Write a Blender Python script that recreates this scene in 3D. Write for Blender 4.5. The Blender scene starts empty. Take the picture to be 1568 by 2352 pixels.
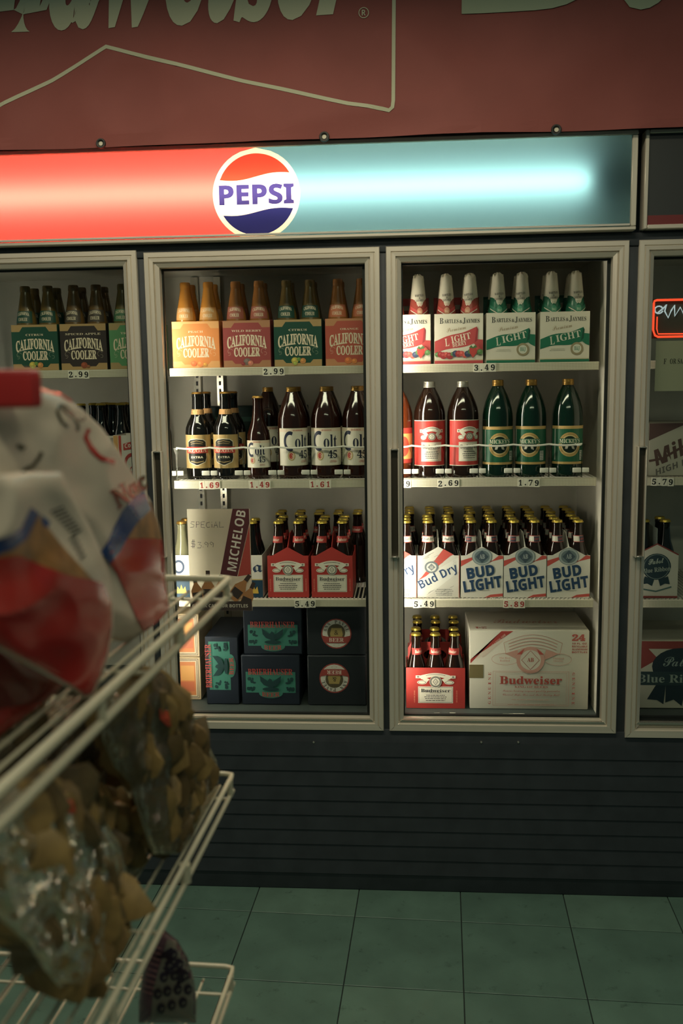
import bpy, bmesh, math, random
from mathutils import Vector, Matrix, noise
from mathutils.geometry import tessellate_polygon
random.seed(7)
S = bpy.context.scene
COL = S.collection
# ------------------------------------------------------------------ camera
F = 2100.0                      # focal length in pixels of the 1568 x 2352 frame
CAM = Vector((0.0, -2.6, 1.535))
AX = Vector((0.99749813, -0.00509117, -0.07050927))     # world axes seen by the camera (right, down, forward)
AY = Vector((0.06911476, -0.13933302, 0.98783068))
AZ = Vector((-0.01485349, -0.99023249, -0.13863255))
def ray(px, py):
    v = Vector((px - 784.0, py - 1176.0, F))
    return Vector((AX.dot(v), AY.dot(v), AZ.dot(v))) / F
def P(px, py, y):               # point of the photo carried to the depth plane y
    r = ray(px, py)
    return CAM + r * ((y - CAM.y) / r.y)
def A(px, py, d):               # point of the photo at axial distance d
    return CAM + ray(px, py) * d
cd = bpy.data.cameras.new('camera'); cam = bpy.data.objects.new('camera', cd); COL.objects.link(cam)
cd.sensor_fit = 'VERTICAL'; cd.sensor_height = 36.0; cd.lens = F / 2352.0 * 36.0
rt = Vector((AX[0], AY[0], AZ[0])); dn = Vector((AX[1], AY[1], AZ[1])); fw = Vector((AX[2], AY[2], AZ[2]))
mw = Matrix((( rt.x, -dn.x, -fw.x, CAM.x), (rt.y, -dn.y, -fw.y, CAM.y), (rt.z, -dn.z, -fw.z, CAM.z), (0, 0, 0, 1)))
cam.matrix_world = mw
cd.dof.use_dof = True; cd.dof.focus_distance = 2.72; cd.dof.aperture_fstop = 4.6
cd.clip_start = 0.02
S.camera = cam
# ------------------------------------------------------------------ world, lights, exposure
W = bpy.data.worlds.new('store_ambient'); S.world = W; W.use_nodes = True
bg = W.node_tree.nodes['Background']
bg.inputs[0].default_value = (0.60, 0.92, 0.90, 1); bg.inputs[1].default_value = 0.07
S.view_settings.view_transform = 'Standard'; S.view_settings.look = 'None'
S.view_settings.exposure = 0.0; S.view_settings.gamma = 1.0; S.view_settings.use_curve_mapping = False
def area(name, loc, target, sx, sy, power, col):
    l = bpy.data.lights.new(name, 'AREA'); l.shape = 'RECTANGLE'; l.size = sx; l.size_y = sy
    l.energy = power; l.color = col
    o = bpy.data.objects.new(name, l); COL.objects.link(o); o.location = loc
    o.rotation_euler = (Vector(target) - Vector(loc)).to_track_quat('-Z', 'Y').to_euler()
    return o
area('unseen_ceiling_tube', (-0.45, -0.95, 2.56), (-0.45, -0.95, 0), 1.9, 0.16, 19.0, (1.0, 0.90, 0.68))
area('unseen_ceiling_tube', (0.35, -3.0, 2.85), (0.35, -3.0, 0), 1.9, 0.16, 16.0, (0.95, 0.95, 0.70))  # unseen lamp added behind the camera for lit fronts and film glints
LAMP = 34.0       # radiance of the lamps inside the cooler
TUBE = 37.0       # radiance of the tube inside the sign
# ------------------------------------------------------------------ materials
def lin(c):
    c = c / 255.0
    return c / 12.92 if c <= 0.04045 else ((c + 0.055) / 1.055) ** 2.4
def L3(rgb): return (lin(rgb[0]), lin(rgb[1]), lin(rgb[2]), 1.0)
MATS = {}
def mat(name, rgb, rough=0.5, metal=0.0, spec=0.5, noise_=None, bump=None, emit=0.0, coat=0.0, aniso=None):
    if name in MATS: return MATS[name]
    m = bpy.data.materials.new(name); m.use_nodes = True; nt = m.node_tree; b = nt.nodes['Principled BSDF']
    b.inputs['Base Color'].default_value = L3(rgb); b.inputs['Roughness'].default_value = rough
    b.inputs['Metallic'].default_value = metal; b.inputs['Specular IOR Level'].default_value = spec
    b.inputs['Coat Weight'].default_value = coat
    m.diffuse_color = L3(rgb)
    if emit:
        b.inputs['Emission Color'].default_value = L3(rgb); b.inputs['Emission Strength'].default_value = emit
    if noise_ or bump:
        tc = nt.nodes.new('ShaderNodeTexCoord'); mp = nt.nodes.new('ShaderNodeMapping')
        nt.links.new(tc.outputs['Object'], mp.inputs['Vector'])
        if aniso: mp.inputs['Scale'].default_value = aniso
    if noise_:
        n = nt.nodes.new('ShaderNodeTexNoise'); n.inputs['Scale'].default_value = noise_[0]; n.inputs['Detail'].default_value = 6
        nt.links.new(mp.outputs['Vector'], n.inputs['Vector'])
        rp = nt.nodes.new('ShaderNodeValToRGB')
        k = noise_[1]
        rp.color_ramp.elements[0].position = 0.32; rp.color_ramp.elements[1].position = 0.68
        rp.color_ramp.elements[0].color = tuple(c * (1 - k) for c in L3(rgb)[:3]) + (1,)
        rp.color_ramp.elements[1].color = tuple(min(1, c * (1 + k)) for c in L3(rgb)[:3]) + (1,)
        nt.links.new(n.outputs['Fac'], rp.inputs['Fac']); nt.links.new(rp.outputs['Color'], b.inputs['Base Color'])
    if bump:
        n = nt.nodes.new('ShaderNodeTexNoise'); n.inputs['Scale'].default_value = bump[0]; n.inputs['Detail'].default_value = 4
        nt.links.new(mp.outputs['Vector'], n.inputs['Vector'])
        bp = nt.nodes.new('ShaderNodeBump'); bp.inputs['Strength'].default_value = bump[1]; bp.inputs['Distance'].default_value = 0.01
        nt.links.new(n.outputs['Fac'], bp.inputs['Height']); nt.links.new(bp.outputs['Normal'], b.inputs['Normal'])
    MATS[name] = m
    return m
def glassy(name, tint, gloss_fac, rough=0.03, gloss=(1, 1, 1, 1), bump=None):
    if name in MATS: return MATS[name]
    m = bpy.data.materials.new(name); m.use_nodes = True; nt = m.node_tree; nt.nodes.clear()
    out = nt.nodes.new('ShaderNodeOutputMaterial'); mx = nt.nodes.new('ShaderNodeMixShader')
    tr = nt.nodes.new('ShaderNodeBsdfTransparent'); gl = nt.nodes.new('ShaderNodeBsdfGlossy'); lw = nt.nodes.new('ShaderNodeLayerWeight')
    tr.inputs['Color'].default_value = tint; gl.inputs['Roughness'].default_value = rough; gl.inputs['Color'].default_value = gloss
    lw.inputs['Blend'].default_value = gloss_fac
    nt.links.new(lw.outputs['Fresnel'], mx.inputs[0]); nt.links.new(tr.outputs[0], mx.inputs[1]); nt.links.new(gl.outputs[0], mx.inputs[2])
    nt.links.new(mx.outputs[0], out.inputs['Surface'])
    if bump:
        n = nt.nodes.new('ShaderNodeTexNoise'); n.inputs['Scale'].default_value = bump[0]; n.inputs['Detail'].default_value = 3
        bp = nt.nodes.new('ShaderNodeBump'); bp.inputs['Strength'].default_value = bump[1]; bp.inputs['Distance'].default_value = 0.035
        nt.links.new(n.outputs['Fac'], bp.inputs['Height']); nt.links.new(bp.outputs['Normal'], gl.inputs['Normal'])
    MATS[name] = m
    return m
def translucent(name, rgb, k=0.8):
    if name in MATS: return MATS[name]
    m = bpy.data.materials.new(name); m.use_nodes = True; nt = m.node_tree; nt.nodes.clear()
    out = nt.nodes.new('ShaderNodeOutputMaterial'); mx = nt.nodes.new('ShaderNodeMixShader')
    t = nt.nodes.new('ShaderNodeBsdfTranslucent'); d = nt.nodes.new('ShaderNodeBsdfPrincipled')
    t.inputs['Color'].default_value = L3(rgb); d.inputs['Base Color'].default_value = L3(rgb); d.inputs['Roughness'].default_value = 0.35
    mx.inputs[0].default_value = k
    nt.links.new(d.outputs[0], mx.inputs[1]); nt.links.new(t.outputs[0], mx.inputs[2]); nt.links.new(mx.outputs[0], out.inputs['Surface'])
    m.diffuse_color = L3(rgb)
    MATS[name] = m
    return m
def emitter(name, rgb, strength):
    if name in MATS: return MATS[name]
    m = bpy.data.materials.new(name); m.use_nodes = True; nt = m.node_tree; nt.nodes.clear()
    out = nt.nodes.new('ShaderNodeOutputMaterial'); e = nt.nodes.new('ShaderNodeEmission')
    e.inputs['Color'].default_value = L3(rgb); e.inputs['Strength'].default_value = strength
    nt.links.new(e.outputs[0], out.inputs['Surface']); MATS[name] = m
    return m
def ink(rgb, gloss=0.5):
    y = .3 * rgb[0] + .59 * rgb[1] + .11 * rgb[2]; rgb = [int(c * .86 + y * .14 + 3) for c in rgb]
    return mat('print_%d_%d_%d_%d' % (rgb[0], rgb[1], rgb[2], int(gloss * 100)), rgb, gloss, 0, 0.35)
ALU = mat('anodised_aluminium', (222, 212, 192), 0.38, 0.35, 0.5, (60, 0.07), (90, 0.02), aniso=(1, 1, 0.04))
ALU_H = mat('anodised_aluminium_rails', (222, 212, 192), 0.38, 0.35, 0.5, (60, 0.07), (90, 0.02), aniso=(0.04, 1, 1))
CHROME = mat('bright_trim', (205, 200, 185), 0.25, 0.8)
BLACK = mat('black_facing', (54, 59, 62), 0.55, 0, 0.4, (14, 0.15))
RUBBER = mat('black_gasket', (22, 24, 24), 0.6)
WHITE = mat('white_enamel', (205, 200, 186), 0.45, 0, 0.4, (9, 0.06))
LINER = mat('cooler_liner', (196, 192, 178), 0.5, 0, 0.4, (6, 0.10))
DECKM = mat('cooler_deck', (70, 78, 76), 0.5, 0.2, 0.4, (12, 0.15))
WIRE = mat('cream_wire', (196, 188, 160), 0.4, 0, 0.5)
CLEARP = glassy('door_glass', (0.93, 0.955, 0.93, 1), 0.06, 0.02)
BROWNG = mat('brown_bottle_glass', (30, 15, 8), 0.09, 0, 0.75)
GREENG = mat('green_bottle_glass', (8, 34, 22), 0.09, 0, 0.75)
DARKG = mat('dark_bottle_glass', (16, 14, 11), 0.09, 0, 0.75)
AMBERG = mat('amber_bottle_glass', (92, 40, 16), 0.12, 0, 0.7)
CLEARG = mat('pale_bottle_glass', (120, 118, 92), 0.1, 0, 0.7)
GOLD = mat('gold_cap', (196, 168, 70), 0.32, 0.7)
GOLDD = mat('old_gold_cap', (170, 130, 62), 0.35, 0.6)
SILV = mat('silver_cap', (190, 186, 172), 0.35, 0.7)
# ------------------------------------------------------------------ objects
def link(o, parent=None):
    COL.objects.link(o)
    if parent is not None: o.parent = parent
    return o
def thing(name, label, cat, loc=(0, 0, 0), rotz=0.0, group=None):
    o = link(bpy.data.objects.new(name, None)); o.location = loc; o.rotation_euler = (0, 0, rotz)
    o.empty_display_size = 0.05
    return tag(o, label, cat, group)
def tag(o, label=None, cat=None, group=None, kind=None):
    if label: o['label'] = label
    if cat: o['category'] = cat
    if group: o['group'] = group
    if kind: o['kind'] = kind
    return o
def dup(root, loc, rotz, label, group=None):
    r = root.copy(); COL.objects.link(r); r.location = loc; r.rotation_euler = (0, 0, rotz); r['label'] = label
    if group: r['group'] = group
    for ch in root.children:
        c = ch.copy(); COL.objects.link(c); c.parent = r
        for g in ch.children:
            d = g.copy(); COL.objects.link(d); d.parent = c
    return r
class Kit:
    """a kind of thing built once: first placed as itself, then as copies"""
    def __init__(self, root): self.root = root; self.used = False
    def put(self, x, y, z, label, group=None, rz=0.0):
        if not self.used:
            self.used = True; r = self.root; r.location = (x, y, z); r.rotation_euler = (0, 0, rz); r['label'] = label
            if group: r['group'] = group
            return r
        return dup(self.root, (x, y, z), rz, label, group)
class G:
    def __init__(self): self.v = []; self.f = []; self.mi = []; self.sm = []; self.mats = []
    def slot(self, m):
        if m not in self.mats: self.mats.append(m)
        return self.mats.index(m)
    def add(self, vs, fs, m, smooth=False):
        o = len(self.v); k = self.slot(m); self.v += [tuple(v) for v in vs]
        for f in fs: self.f.append(tuple(i + o for i in f)); self.mi.append(k); self.sm.append(smooth)
        return self
    def box(self, a, b, m):
        x0, y0, z0 = a; x1, y1, z1 = b
        return self.add([(x0, y0, z0), (x1, y0, z0), (x1, y1, z0), (x0, y1, z0), (x0, y0, z1), (x1, y0, z1), (x1, y1, z1), (x0, y1, z1)],
                        [(0, 3, 2, 1), (4, 5, 6, 7), (0, 1, 5, 4), (1, 2, 6, 5), (2, 3, 7, 6), (3, 0, 4, 7)], m)
    def rbox(self, a, b, m, r=0.003, seg=2):
        bm = bmesh.new(); bmesh.ops.create_cube(bm, size=1)
        for v in bm.verts: v.co = Vector([(a[i] + b[i]) / 2 + v.co[i] * (b[i] - a[i]) for i in range(3)])
        bmesh.ops.bevel(bm, geom=bm.edges[:], offset=r, segments=seg, profile=0.5, affect='EDGES')
        bm.verts.index_update()
        self.add([v.co[:] for v in bm.verts], [[v.index for v in f.verts] for f in bm.faces], m, True); bm.free()
        return self
    def lathe(self, prof, m, n=24, cx=0, cy=0, a0=0.0, a1=2 * math.pi, smooth=True):
        full = abs(a1 - a0 - 2 * math.pi) < 1e-6
        vs = []; fs = []; k = n if full else n + 1
        for r, z in prof:
            for i in range(k):
                a = a0 + (a1 - a0) * i / n - math.pi / 2
                vs.append((cx + r * math.cos(a), cy + r * math.sin(a), z))
        for j in range(len(prof) - 1):
            for i in range(n):
                i2 = (i + 1) % k if full else i + 1
                fs.append((j * k + i, j * k + i2, (j + 1) * k + i2, (j + 1) * k + i))
        return self.add(vs, fs, m, smooth)
    def tube(self, pts, r, m, n=8, closed=False):
        pts = [Vector(p) for p in pts]; N = len(pts); vs = []; fs = []
        for i, p in enumerate(pts):
            if closed: t = pts[(i + 1) % N] - pts[i - 1]
            else: t = pts[min(i + 1, N - 1)] - pts[max(i - 1, 0)]
            t.normalize()
            up = Vector((0, 0, 1)) if abs(t.z) < 0.9 else Vector((0, 1, 0))
            a = t.cross(up).normalized(); b = a.cross(t).normalized()
            for k in range(n):
                w = 2 * math.pi * k / n; vs.append(p + a * (r * math.cos(w)) + b * (r * math.sin(w)))
        for i in range(N if closed else N - 1):
            j = (i + 1) % N
            for k in range(n): fs.append((i * n + k, i * n + (k + 1) % n, j * n + (k + 1) % n, j * n + k))
        if not closed: fs += [tuple(range(n)), tuple(reversed(range((N - 1) * n, N * n)))]
        return self.add(vs, fs, m, True)
    def prism(self, poly, y0, y1, m):      # polygon in x,z extruded along y
        n = len(poly); vs = [(x, y0, z) for x, z in poly] + [(x, y1, z) for x, z in poly]
        fs = [tuple(range(n)), tuple(range(2 * n - 1, n - 1, -1))]
        for i in range(n): j = (i + 1) % n; fs.append((i, i + n, j + n, j))
        return self.add(vs, fs, m)
    def grid(self, fn, nu, nv, m, smooth=True):
        vs = [fn(i / nu, j / nv) for j in range(nv + 1) for i in range(nu + 1)]
        fs = [(j * (nu + 1) + i, j * (nu + 1) + i + 1, (j + 1) * (nu + 1) + i + 1, (j + 1) * (nu + 1) + i) for j in range(nv) for i in range(nu)]
        return self.add(vs, fs, m, smooth)
    def mesh(self, name, fix=True):
        me = bpy.data.meshes.new(name); me.from_pydata(self.v, [], self.f)
        for m in self.mats: me.materials.append(m)
        me.polygons.foreach_set('material_index', self.mi); me.polygons.foreach_set('use_smooth', self.sm)
        me.update()
        if fix:
            bm = bmesh.new(); bm.from_mesh(me); bmesh.ops.recalc_face_normals(bm, faces=bm.faces[:]); bm.to_mesh(me); bm.free()
        if any(self.sm): me.set_sharp_from_angle(angle=math.radians(38))
        return me
    def obj(self, name, parent=None, loc=None, fix=True):
        o = link(bpy.data.objects.new(name, self.mesh(name, fix)), parent)
        if loc: o.location = loc
        return o
# ------------------------------------------------------------------ lettering and print
BASES = {'serif': (0x1D400, 0x1D41A, 0x1D7CE), 'script': (0x1D4D0, 0x1D4EA, 0x1D7CE), 'frak': (0x1D56C, 0x1D586, 0x1D7CE),
         'seriti': (0x1D468, 0x1D482, 0x1D7CE), 'bold': (0x1D5D4, 0x1D5EE, 0x1D7EC), 'boldit': (0x1D63C, 0x1D656, 0x1D7EC)}
def style_text(s, st):
    if st not in BASES: return s
    u, l, d = BASES[st]; o = ''
    for ch in s:
        if 'A' <= ch <= 'Z': o += chr(u + ord(ch) - 65)
        elif 'a' <= ch <= 'z': o += chr(l + ord(ch) - 97)
        elif '0' <= ch <= '9': o += chr(d + ord(ch) - 48)
        else: o += ch
    return o
TXT = {}
def text_data(s, st, res=2, fat=0.0):
    k = (s, st, res, fat)
    if k in TXT: return TXT[k]
    c = bpy.data.curves.new('lettering', 'FONT'); c.body = style_text(s, st); c.size = 1.0; c.resolution_u = res; c.offset = fat
    o = bpy.data.objects.new('lettering', c); COL.objects.link(o)
    me = bpy.data.meshes.new_from_object(o)
    vs = [(v.co.x, v.co.y) for v in me.vertices]; fs = [tuple(p.vertices) for p in me.polygons]
    bpy.data.objects.remove(o); bpy.data.meshes.remove(me); bpy.data.curves.remove(c)
    x0 = min(v[0] for v in vs); x1 = max(v[0] for v in vs); y0 = min(v[1] for v in vs); y1 = max(v[1] for v in vs)
    asp = (x1 - x0) / (y1 - y0)
    vs = [((x - x0) / (x1 - x0) - 0.5, (y - y0) / (y1 - y0) - 0.5) for x, y in vs]
    TXT[k] = (vs, fs, asp)
    return TXT[k]
class Print:
    def __init__(self, gloss=0.5): self.it = []; self.l = 0; self.gloss = gloss
    def add(self, vs, fs, col, same=False):
        if not same: self.l += 1
        out = []
        for f in fs:
            a, b, c = [vs[i] for i in f[:3]]
            if (b[0] - a[0]) * (c[1] - a[1]) - (b[1] - a[1]) * (c[0] - a[0]) < 0: f = tuple(reversed(f))
            out.append(f)
        self.it.append((vs, out, col, self.l)); return self
    def rect(self, x0, y0, x1, y1, col, same=False): return self.add([(x0, y0), (x1, y0), (x1, y1), (x0, y1)], [(0, 1, 2), (0, 2, 3)], col, same)
    def poly(self, pts, col, same=False): return self.add(list(pts), [tuple(t) for t in tessellate_polygon([[Vector((x, y, 0)) for x, y in pts]])], col, same)
    def ell(self, cx, cy, rx, ry, col, n=24, same=False):
        vs = [(cx, cy)] + [(cx + rx * math.cos(2 * math.pi * i / n), cy + ry * math.sin(2 * math.pi * i / n)) for i in range(n)]
        return self.add(vs, [(0, 1 + i, 1 + (i + 1) % n) for i in range(n)], col, same)
    def ring(self, cx, cy, r0, r1, col, n=28, asp=1.0, a0=0, a1=360, same=False):
        vs = []; fs = []
        for i in range(n + 1):
            a = math.radians(a0 + (a1 - a0) * i / n)
            for r in (r0, r1): vs.append((cx + r * math.cos(a), cy + r * asp * math.sin(a)))
        for i in range(n): k = 2 * i; fs += [(k, k + 1, k + 3), (k, k + 3, k + 2)]
        return self.add(vs, fs, col, same)
    def line(self, pts, w, col, same=False, closed=False):
        vs = []; fs = []; N = len(pts)
        for i, (x, y) in enumerate(pts):
            x0, y0 = pts[i - 1] if (i or closed) else pts[0]; x1, y1 = pts[(i + 1) % N] if (i < N - 1 or closed) else pts[-1]
            dx, dy = x1 - x0, y1 - y0; l = math.hypot(dx, dy) or 1
            vs += [(x - dy / l * w / 2, y + dx / l * w / 2), (x + dy / l * w / 2, y - dx / l * w / 2)]
        for i in range(N if closed else N - 1):
            k = 2 * i; q = 2 * ((i + 1) % N); fs += [(k, k + 1, q + 1), (k, q + 1, q)]
        return self.add(vs, fs, col, same)
    def frame(self, x0, y0, x1, y1, w, col):
        self.rect(x0, y0, x1, y0 + w, col); self.rect(x0, y1 - w, x1, y1, col, True)
        self.rect(x0, y0, x0 + w, y1, col, True); return self.rect(x1 - w, y0, x1, y1, col, True)
    def text(self, s, cx, cy, w, h, col, st='bold', arc=0.0, shear=0.0, rot=0.0, fat=0.0, res=2, grow=0.0):
        vs, fs, asp = text_data(s, st, res, fat)
        if w is None: w = asp * h
        if h is None: h = w / asp
        c, sn = math.cos(math.radians(rot)), math.sin(math.radians(rot)); o = []
        for x, y in vs:
            y = y * (1 + grow * 4 * x * x)
            X = x * w + shear * y * h; Y = y * h + arc * (1 - 4 * x * x)
            o.append((cx + X * c - Y * sn, cy + X * sn + Y * c))
        return self.add(o, fs, col)
    def smallprint(self, cx, cy, w, n, dy, col, th=None):
        self.l += 1; th = th or dy * 0.28
        for i in range(n):
            ww = w * (0.78 + 0.22 * ((i * 37) % 10) / 10); y = cy - i * dy; x = cx - ww / 2
            while x < cx + ww / 2 - w * 0.03:
                q = min(w * random.uniform(0.06, 0.16), cx + ww / 2 - x); self.rect(x, y - th / 2, x + q * 0.85, y + th / 2, col, True); x += q
        return self
    def build(self, name, parent, mapf, dx=None, dy=None, matf=None):
        if matf is None: matf = lambda c: ink(c, self.gloss)
        bm = bmesh.new(); mats = []
        for vs, fs, col, l in self.it:
            m = matf(col)
            if m not in mats: mats.append(m)
            k = mats.index(m); bv = [bm.verts.new((x, y, l)) for x, y in vs]
            for f in fs:
                try: fc = bm.faces.new([bv[i] for i in f]); fc.material_index = k
                except ValueError: pass
        for ax, st in ((0, dx), (1, dy)):
            if not st: continue
            lo = min(v.co[ax] for v in bm.verts); hi = max(v.co[ax] for v in bm.verts); q = math.floor(lo / st) + 1
            while q * st < hi:
                no = Vector((1, 0, 0)) if ax == 0 else Vector((0, 1, 0)); co = Vector((0, 0, 0)); co[ax] = q * st
                bmesh.ops.bisect_plane(bm, geom=bm.verts[:] + bm.edges[:] + bm.faces[:], plane_co=co, plane_no=no, dist=1e-7); q += 1
        for v in bm.verts: v.co = Vector(mapf(v.co.x, v.co.y, v.co.z))
        me = bpy.data.meshes.new(name); bm.to_mesh(me); bm.free()
        for m in mats: me.materials.append(m)
        return link(bpy.data.objects.new(name, me), parent)
EPS = 0.00013
def flat(x0=0.0, y0=0.0, z0=0.0): return lambda u, v, l: (x0 + u, y0 - 0.0003 - l * EPS, z0 + v)
def cyl(r, z0, rot=0.0):
    def f(u, v, l):
        R = (r(z0 + v) if callable(r) else r) + 0.0004 + l * 0.00012; a = u / (r(z0 + v) if callable(r) else r) + rot
        return (R * math.sin(a), -R * math.cos(a), z0 + v)
    return f
# ================================================================== SETTING
# tile grid and rack run 2.4 degrees off the cooler front
RD = ray(1016, 884); RD = Vector((RD.x, RD.y, 0)).normalized(); RA = math.atan2(RD.y, RD.x) - math.pi / 2
fl = G(); fl.box((-4, -5, -0.06), (4, 0.9, -0.004), mat('floor_grout', (34, 42, 40), 0.8)); floor = fl.obj('floor'); tag(floor, kind='structure')
def tile_mat(k, rgb):
    m = mat('vinyl_tile_%d' % k, rgb, 0.42, 0, 0.4, (7, 0.16), (35, 0.05))
    nt = m.node_tree; b = nt.nodes['Principled BSDF']; src = b.inputs['Base Color'].links[0].from_socket
    ge = nt.nodes.new('ShaderNodeNewGeometry'); n = nt.nodes.new('ShaderNodeTexNoise'); n.inputs['Scale'].default_value = 22; n.inputs['Detail'].default_value = 9; n.inputs['Roughness'].default_value = 0.75
    nt.links.new(ge.outputs['Position'], n.inputs['Vector'])
    r = nt.nodes.new('ShaderNodeValToRGB'); r.color_ramp.elements[0].position = 0.30; r.color_ramp.elements[1].position = 0.42
    r.color_ramp.elements[0].color = (0.35, 0.35, 0.35, 1); r.color_ramp.elements[1].color = (1, 1, 1, 1)
    mx = nt.nodes.new('ShaderNodeMixRGB'); mx.blend_type = 'MULTIPLY'; mx.inputs[0].default_value = 0.8
    nt.links.new(n.outputs['Fac'], r.inputs[0]); nt.links.new(src, mx.inputs[1]); nt.links.new(r.outputs[0], mx.inputs[2]); nt.links.new(mx.outputs[0], b.inputs['Base Color'])
    return m
TM = [tile_mat(0, (92, 120, 106)), tile_mat(1, (87, 114, 101)), tile_mat(2, (97, 124, 109))]
tm = []
TS = 0.3075
for m in TM:
    g = G(); h = TS / 2 - 0.0014; g.add([(-h, -h, -0.02), (h, -h, -0.02), (h, h, -0.02), (-h, h, -0.02), (-h, -h, -0.0008), (h, -h, -0.0008), (h, h, -0.0008), (-h, h, -0.0008),
        (-h + .0012, -h + .0012, 0), (h - .0012, -h + .0012, 0), (h - .0012, h - .0012, 0), (-h + .0012, h - .0012, 0)],
        [(0, 1, 5, 4), (1, 2, 6, 5), (2, 3, 7, 6), (3, 0, 4, 7), (4, 5, 9, 8), (5, 6, 10, 9), (6, 7, 11, 10), (7, 4, 8, 11), (8, 9, 10, 11)], m)
    tm.append(g.mesh('tile'))
ux = Vector((math.cos(RA), math.sin(RA), 0)); uy = Vector((-math.sin(RA), math.cos(RA), 0))
t0 = P(824, 2048, 0.0); t0.z = 0
jy = P(880, 2110, 0.0); rr = ray(850, 2107); jt = CAM + rr * (-CAM.z / rr.z)
off = (jt - t0).dot(uy)
for i in range(-8, 9):
    for j in range(-10, 2):
        c = t0 + ux * ((i + 0.5) * TS) + uy * (off + (j + 0.5) * TS)
        o = link(bpy.data.objects.new('tile', tm[(i * 7 + j * 5 + (i * j) % 3) % 3]), floor); o.location = c; o.rotation_euler = (0, 0, RA)
wb = G(); wb.box((-3, 0.02, 2.19), (3, 0.8, 3.4), mat('upper_wall', (90, 88, 80), 0.8, noise_=(5, 0.1))); tag(wb.obj('wall_back'), kind='structure')
# ================================================================== COOLER
YS, YP, YB = 0.118, 0.136, 0.57
zs = [P(860, 839, YS).z, P(860, 1101, YS).z, P(860, 1376, YS).z]
zdeck = P(1080, 1624, YP + .03).z
cooler = thing('display_cooler', 'long built-in beverage cooler with four aluminium framed glass doors and black base', 'cooler')
g = G(); g.box((-1.6, YB, 0.45), (1.5, YB + 0.03, 1.926), LINER); g.obj('back_wall', cooler)
g = G(); g.box((-1.6, 0.062, 1.905), (1.5, YB, 1.926), LINER); g.obj('cooler_ceiling', cooler)
g = G(); g.box((-1.6, 0.045, zdeck - 0.06), (1.5, YB, zdeck), DECKM); g.box((-1.6, 0.045, zdeck), (1.5, 0.052, zdeck + .004), DECKM); g.obj('cooler_deck', cooler)
g = G(); g.box((0.585, 0.20, zdeck), (0.60, YB, 1.904), LINER); g.obj('side_wall', cooler)
g = G(); g.box((0.5735, 0.052, zdeck), (0.60, 0.20, 1.904), WHITE); g.obj('jamb', cooler)
for xm, w in ((-1.43, .05), (-0.7395, .034), (-0.0605, .036), (0.6205, .034)):
    g = G(); g.rbox((xm - w / 2, 0.012, 0.44), (xm + w / 2, 0.09, 1.902), BLACK, 0.003); g.obj('mullion', cooler)
g = G(); g.rbox((-1.6, 0.006, 1.895), (1.5, 0.06, 1.930), BLACK, 0.003); g.obj('header_panel', cooler)
g = G(); g.rbox((-1.6, 0.008, 0.0), (1.5, 0.044, 0.515), BLACK, 0.004); g.obj('base_panel', cooler)
for k in range(9):
    z = 0.055 + k * 0.047
    g = G(); g.prism([(0, 0)] * 0 or [(-1.58, z), (1.48, z), (1.48, z + 0.0448), (-1.58, z + 0.0448)], 0.003, 0.0085, BLACK)
    for i, v in enumerate(g.v):
        if v[1] < 0.005 and v[2] > z + 0.02: g.v[i] = (v[0], 0.0062, v[2])
    g.obj('slat', cooler)
for px in (1105, 1190, 720):
    p = P(px, 1705, 0.006); g = G(); g.lathe([(0, -.003), (.0028, -.002), (.0035, 0), (.0035, .003)], CHROME, 10)
    g.v = [(x, z, -y) for x, y, z in g.v]; g.obj('screw', cooler, (p.x, .0062, p.z))
# shelves with price strips
PERF = mat('perforated_strip', (206, 200, 178), 0.45, 0, 0.4)
nt = PERF.node_tree; b = nt.nodes['Principled BSDF']; tc = nt.nodes.new('ShaderNodeTexCoord'); mp = nt.nodes.new('ShaderNodeMapping'); mp.inputs['Rotation'].default_value = (0, math.radians(45), 0)
ck = nt.nodes.new('ShaderNodeTexChecker'); ck.inputs['Scale'].default_value = 330; ck.inputs['Color1'].default_value = L3((214, 208, 186)); ck.inputs['Color2'].default_value = L3((158, 150, 128))
nt.links.new(tc.outputs['Object'], mp.inputs['Vector']); nt.links.new(mp.outputs['Vector'], ck.inputs['Vector']); nt.links.new(ck.outputs['Color'], b.inputs['Base Color'])
bays = [(-1.40, -0.768), (-0.700, -0.088), (-0.034, 0.556), (0.650, 1.30)]
for bi, (xa, xb) in enumerate(bays):
    for k, z in enumerate(zs):
        g = G(); g.box((xa, YS, z - 0.012), (xb, YS + 0.012, z), WHITE); g.box((xa, YB - 0.012, z - 0.012), (xb, YB, z), WHITE)
        for xx in (xa, xb - .01, (xa + xb) / 2): g.box((xx, YS, z - 0.02), (xx + .01, YB, z - 0.004), WHITE)
        n = int((xb - xa) / 0.012)
        for i in range(n + 1):
            x = xa + (xb - xa) * i / n; g.box((x - .002, YS + .002, z - 0.004), (x + .002, YB - .002, z), WHITE)
        sh = g.obj('shelf', cooler)
        g = G(); g.rbox((xa, YS - 0.006, z - 0.0235), (xb, YS - 0.0012, z + 0.0005), PERF, 0.0012, 1); st = g.obj('price_strip', sh)
# uprights with slots
for px, yy in ((457, 0.535), (509, 0.535)):
    p = P(px, 1000, yy); g = G(); g.box((p.x - .011, yy, zdeck), (p.x + .011, yy + .02, 1.90), CHROME)
    up = g.obj('upright', cooler); g = G()
    for i in range(46): z = zdeck + .02 + i * .026; g.box((p.x - .0035, yy - .0012, z), (p.x + .0035, yy - .0002, z + .014), RUBBER)
    tag(g.obj('slots', up), kind='stuff')
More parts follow.
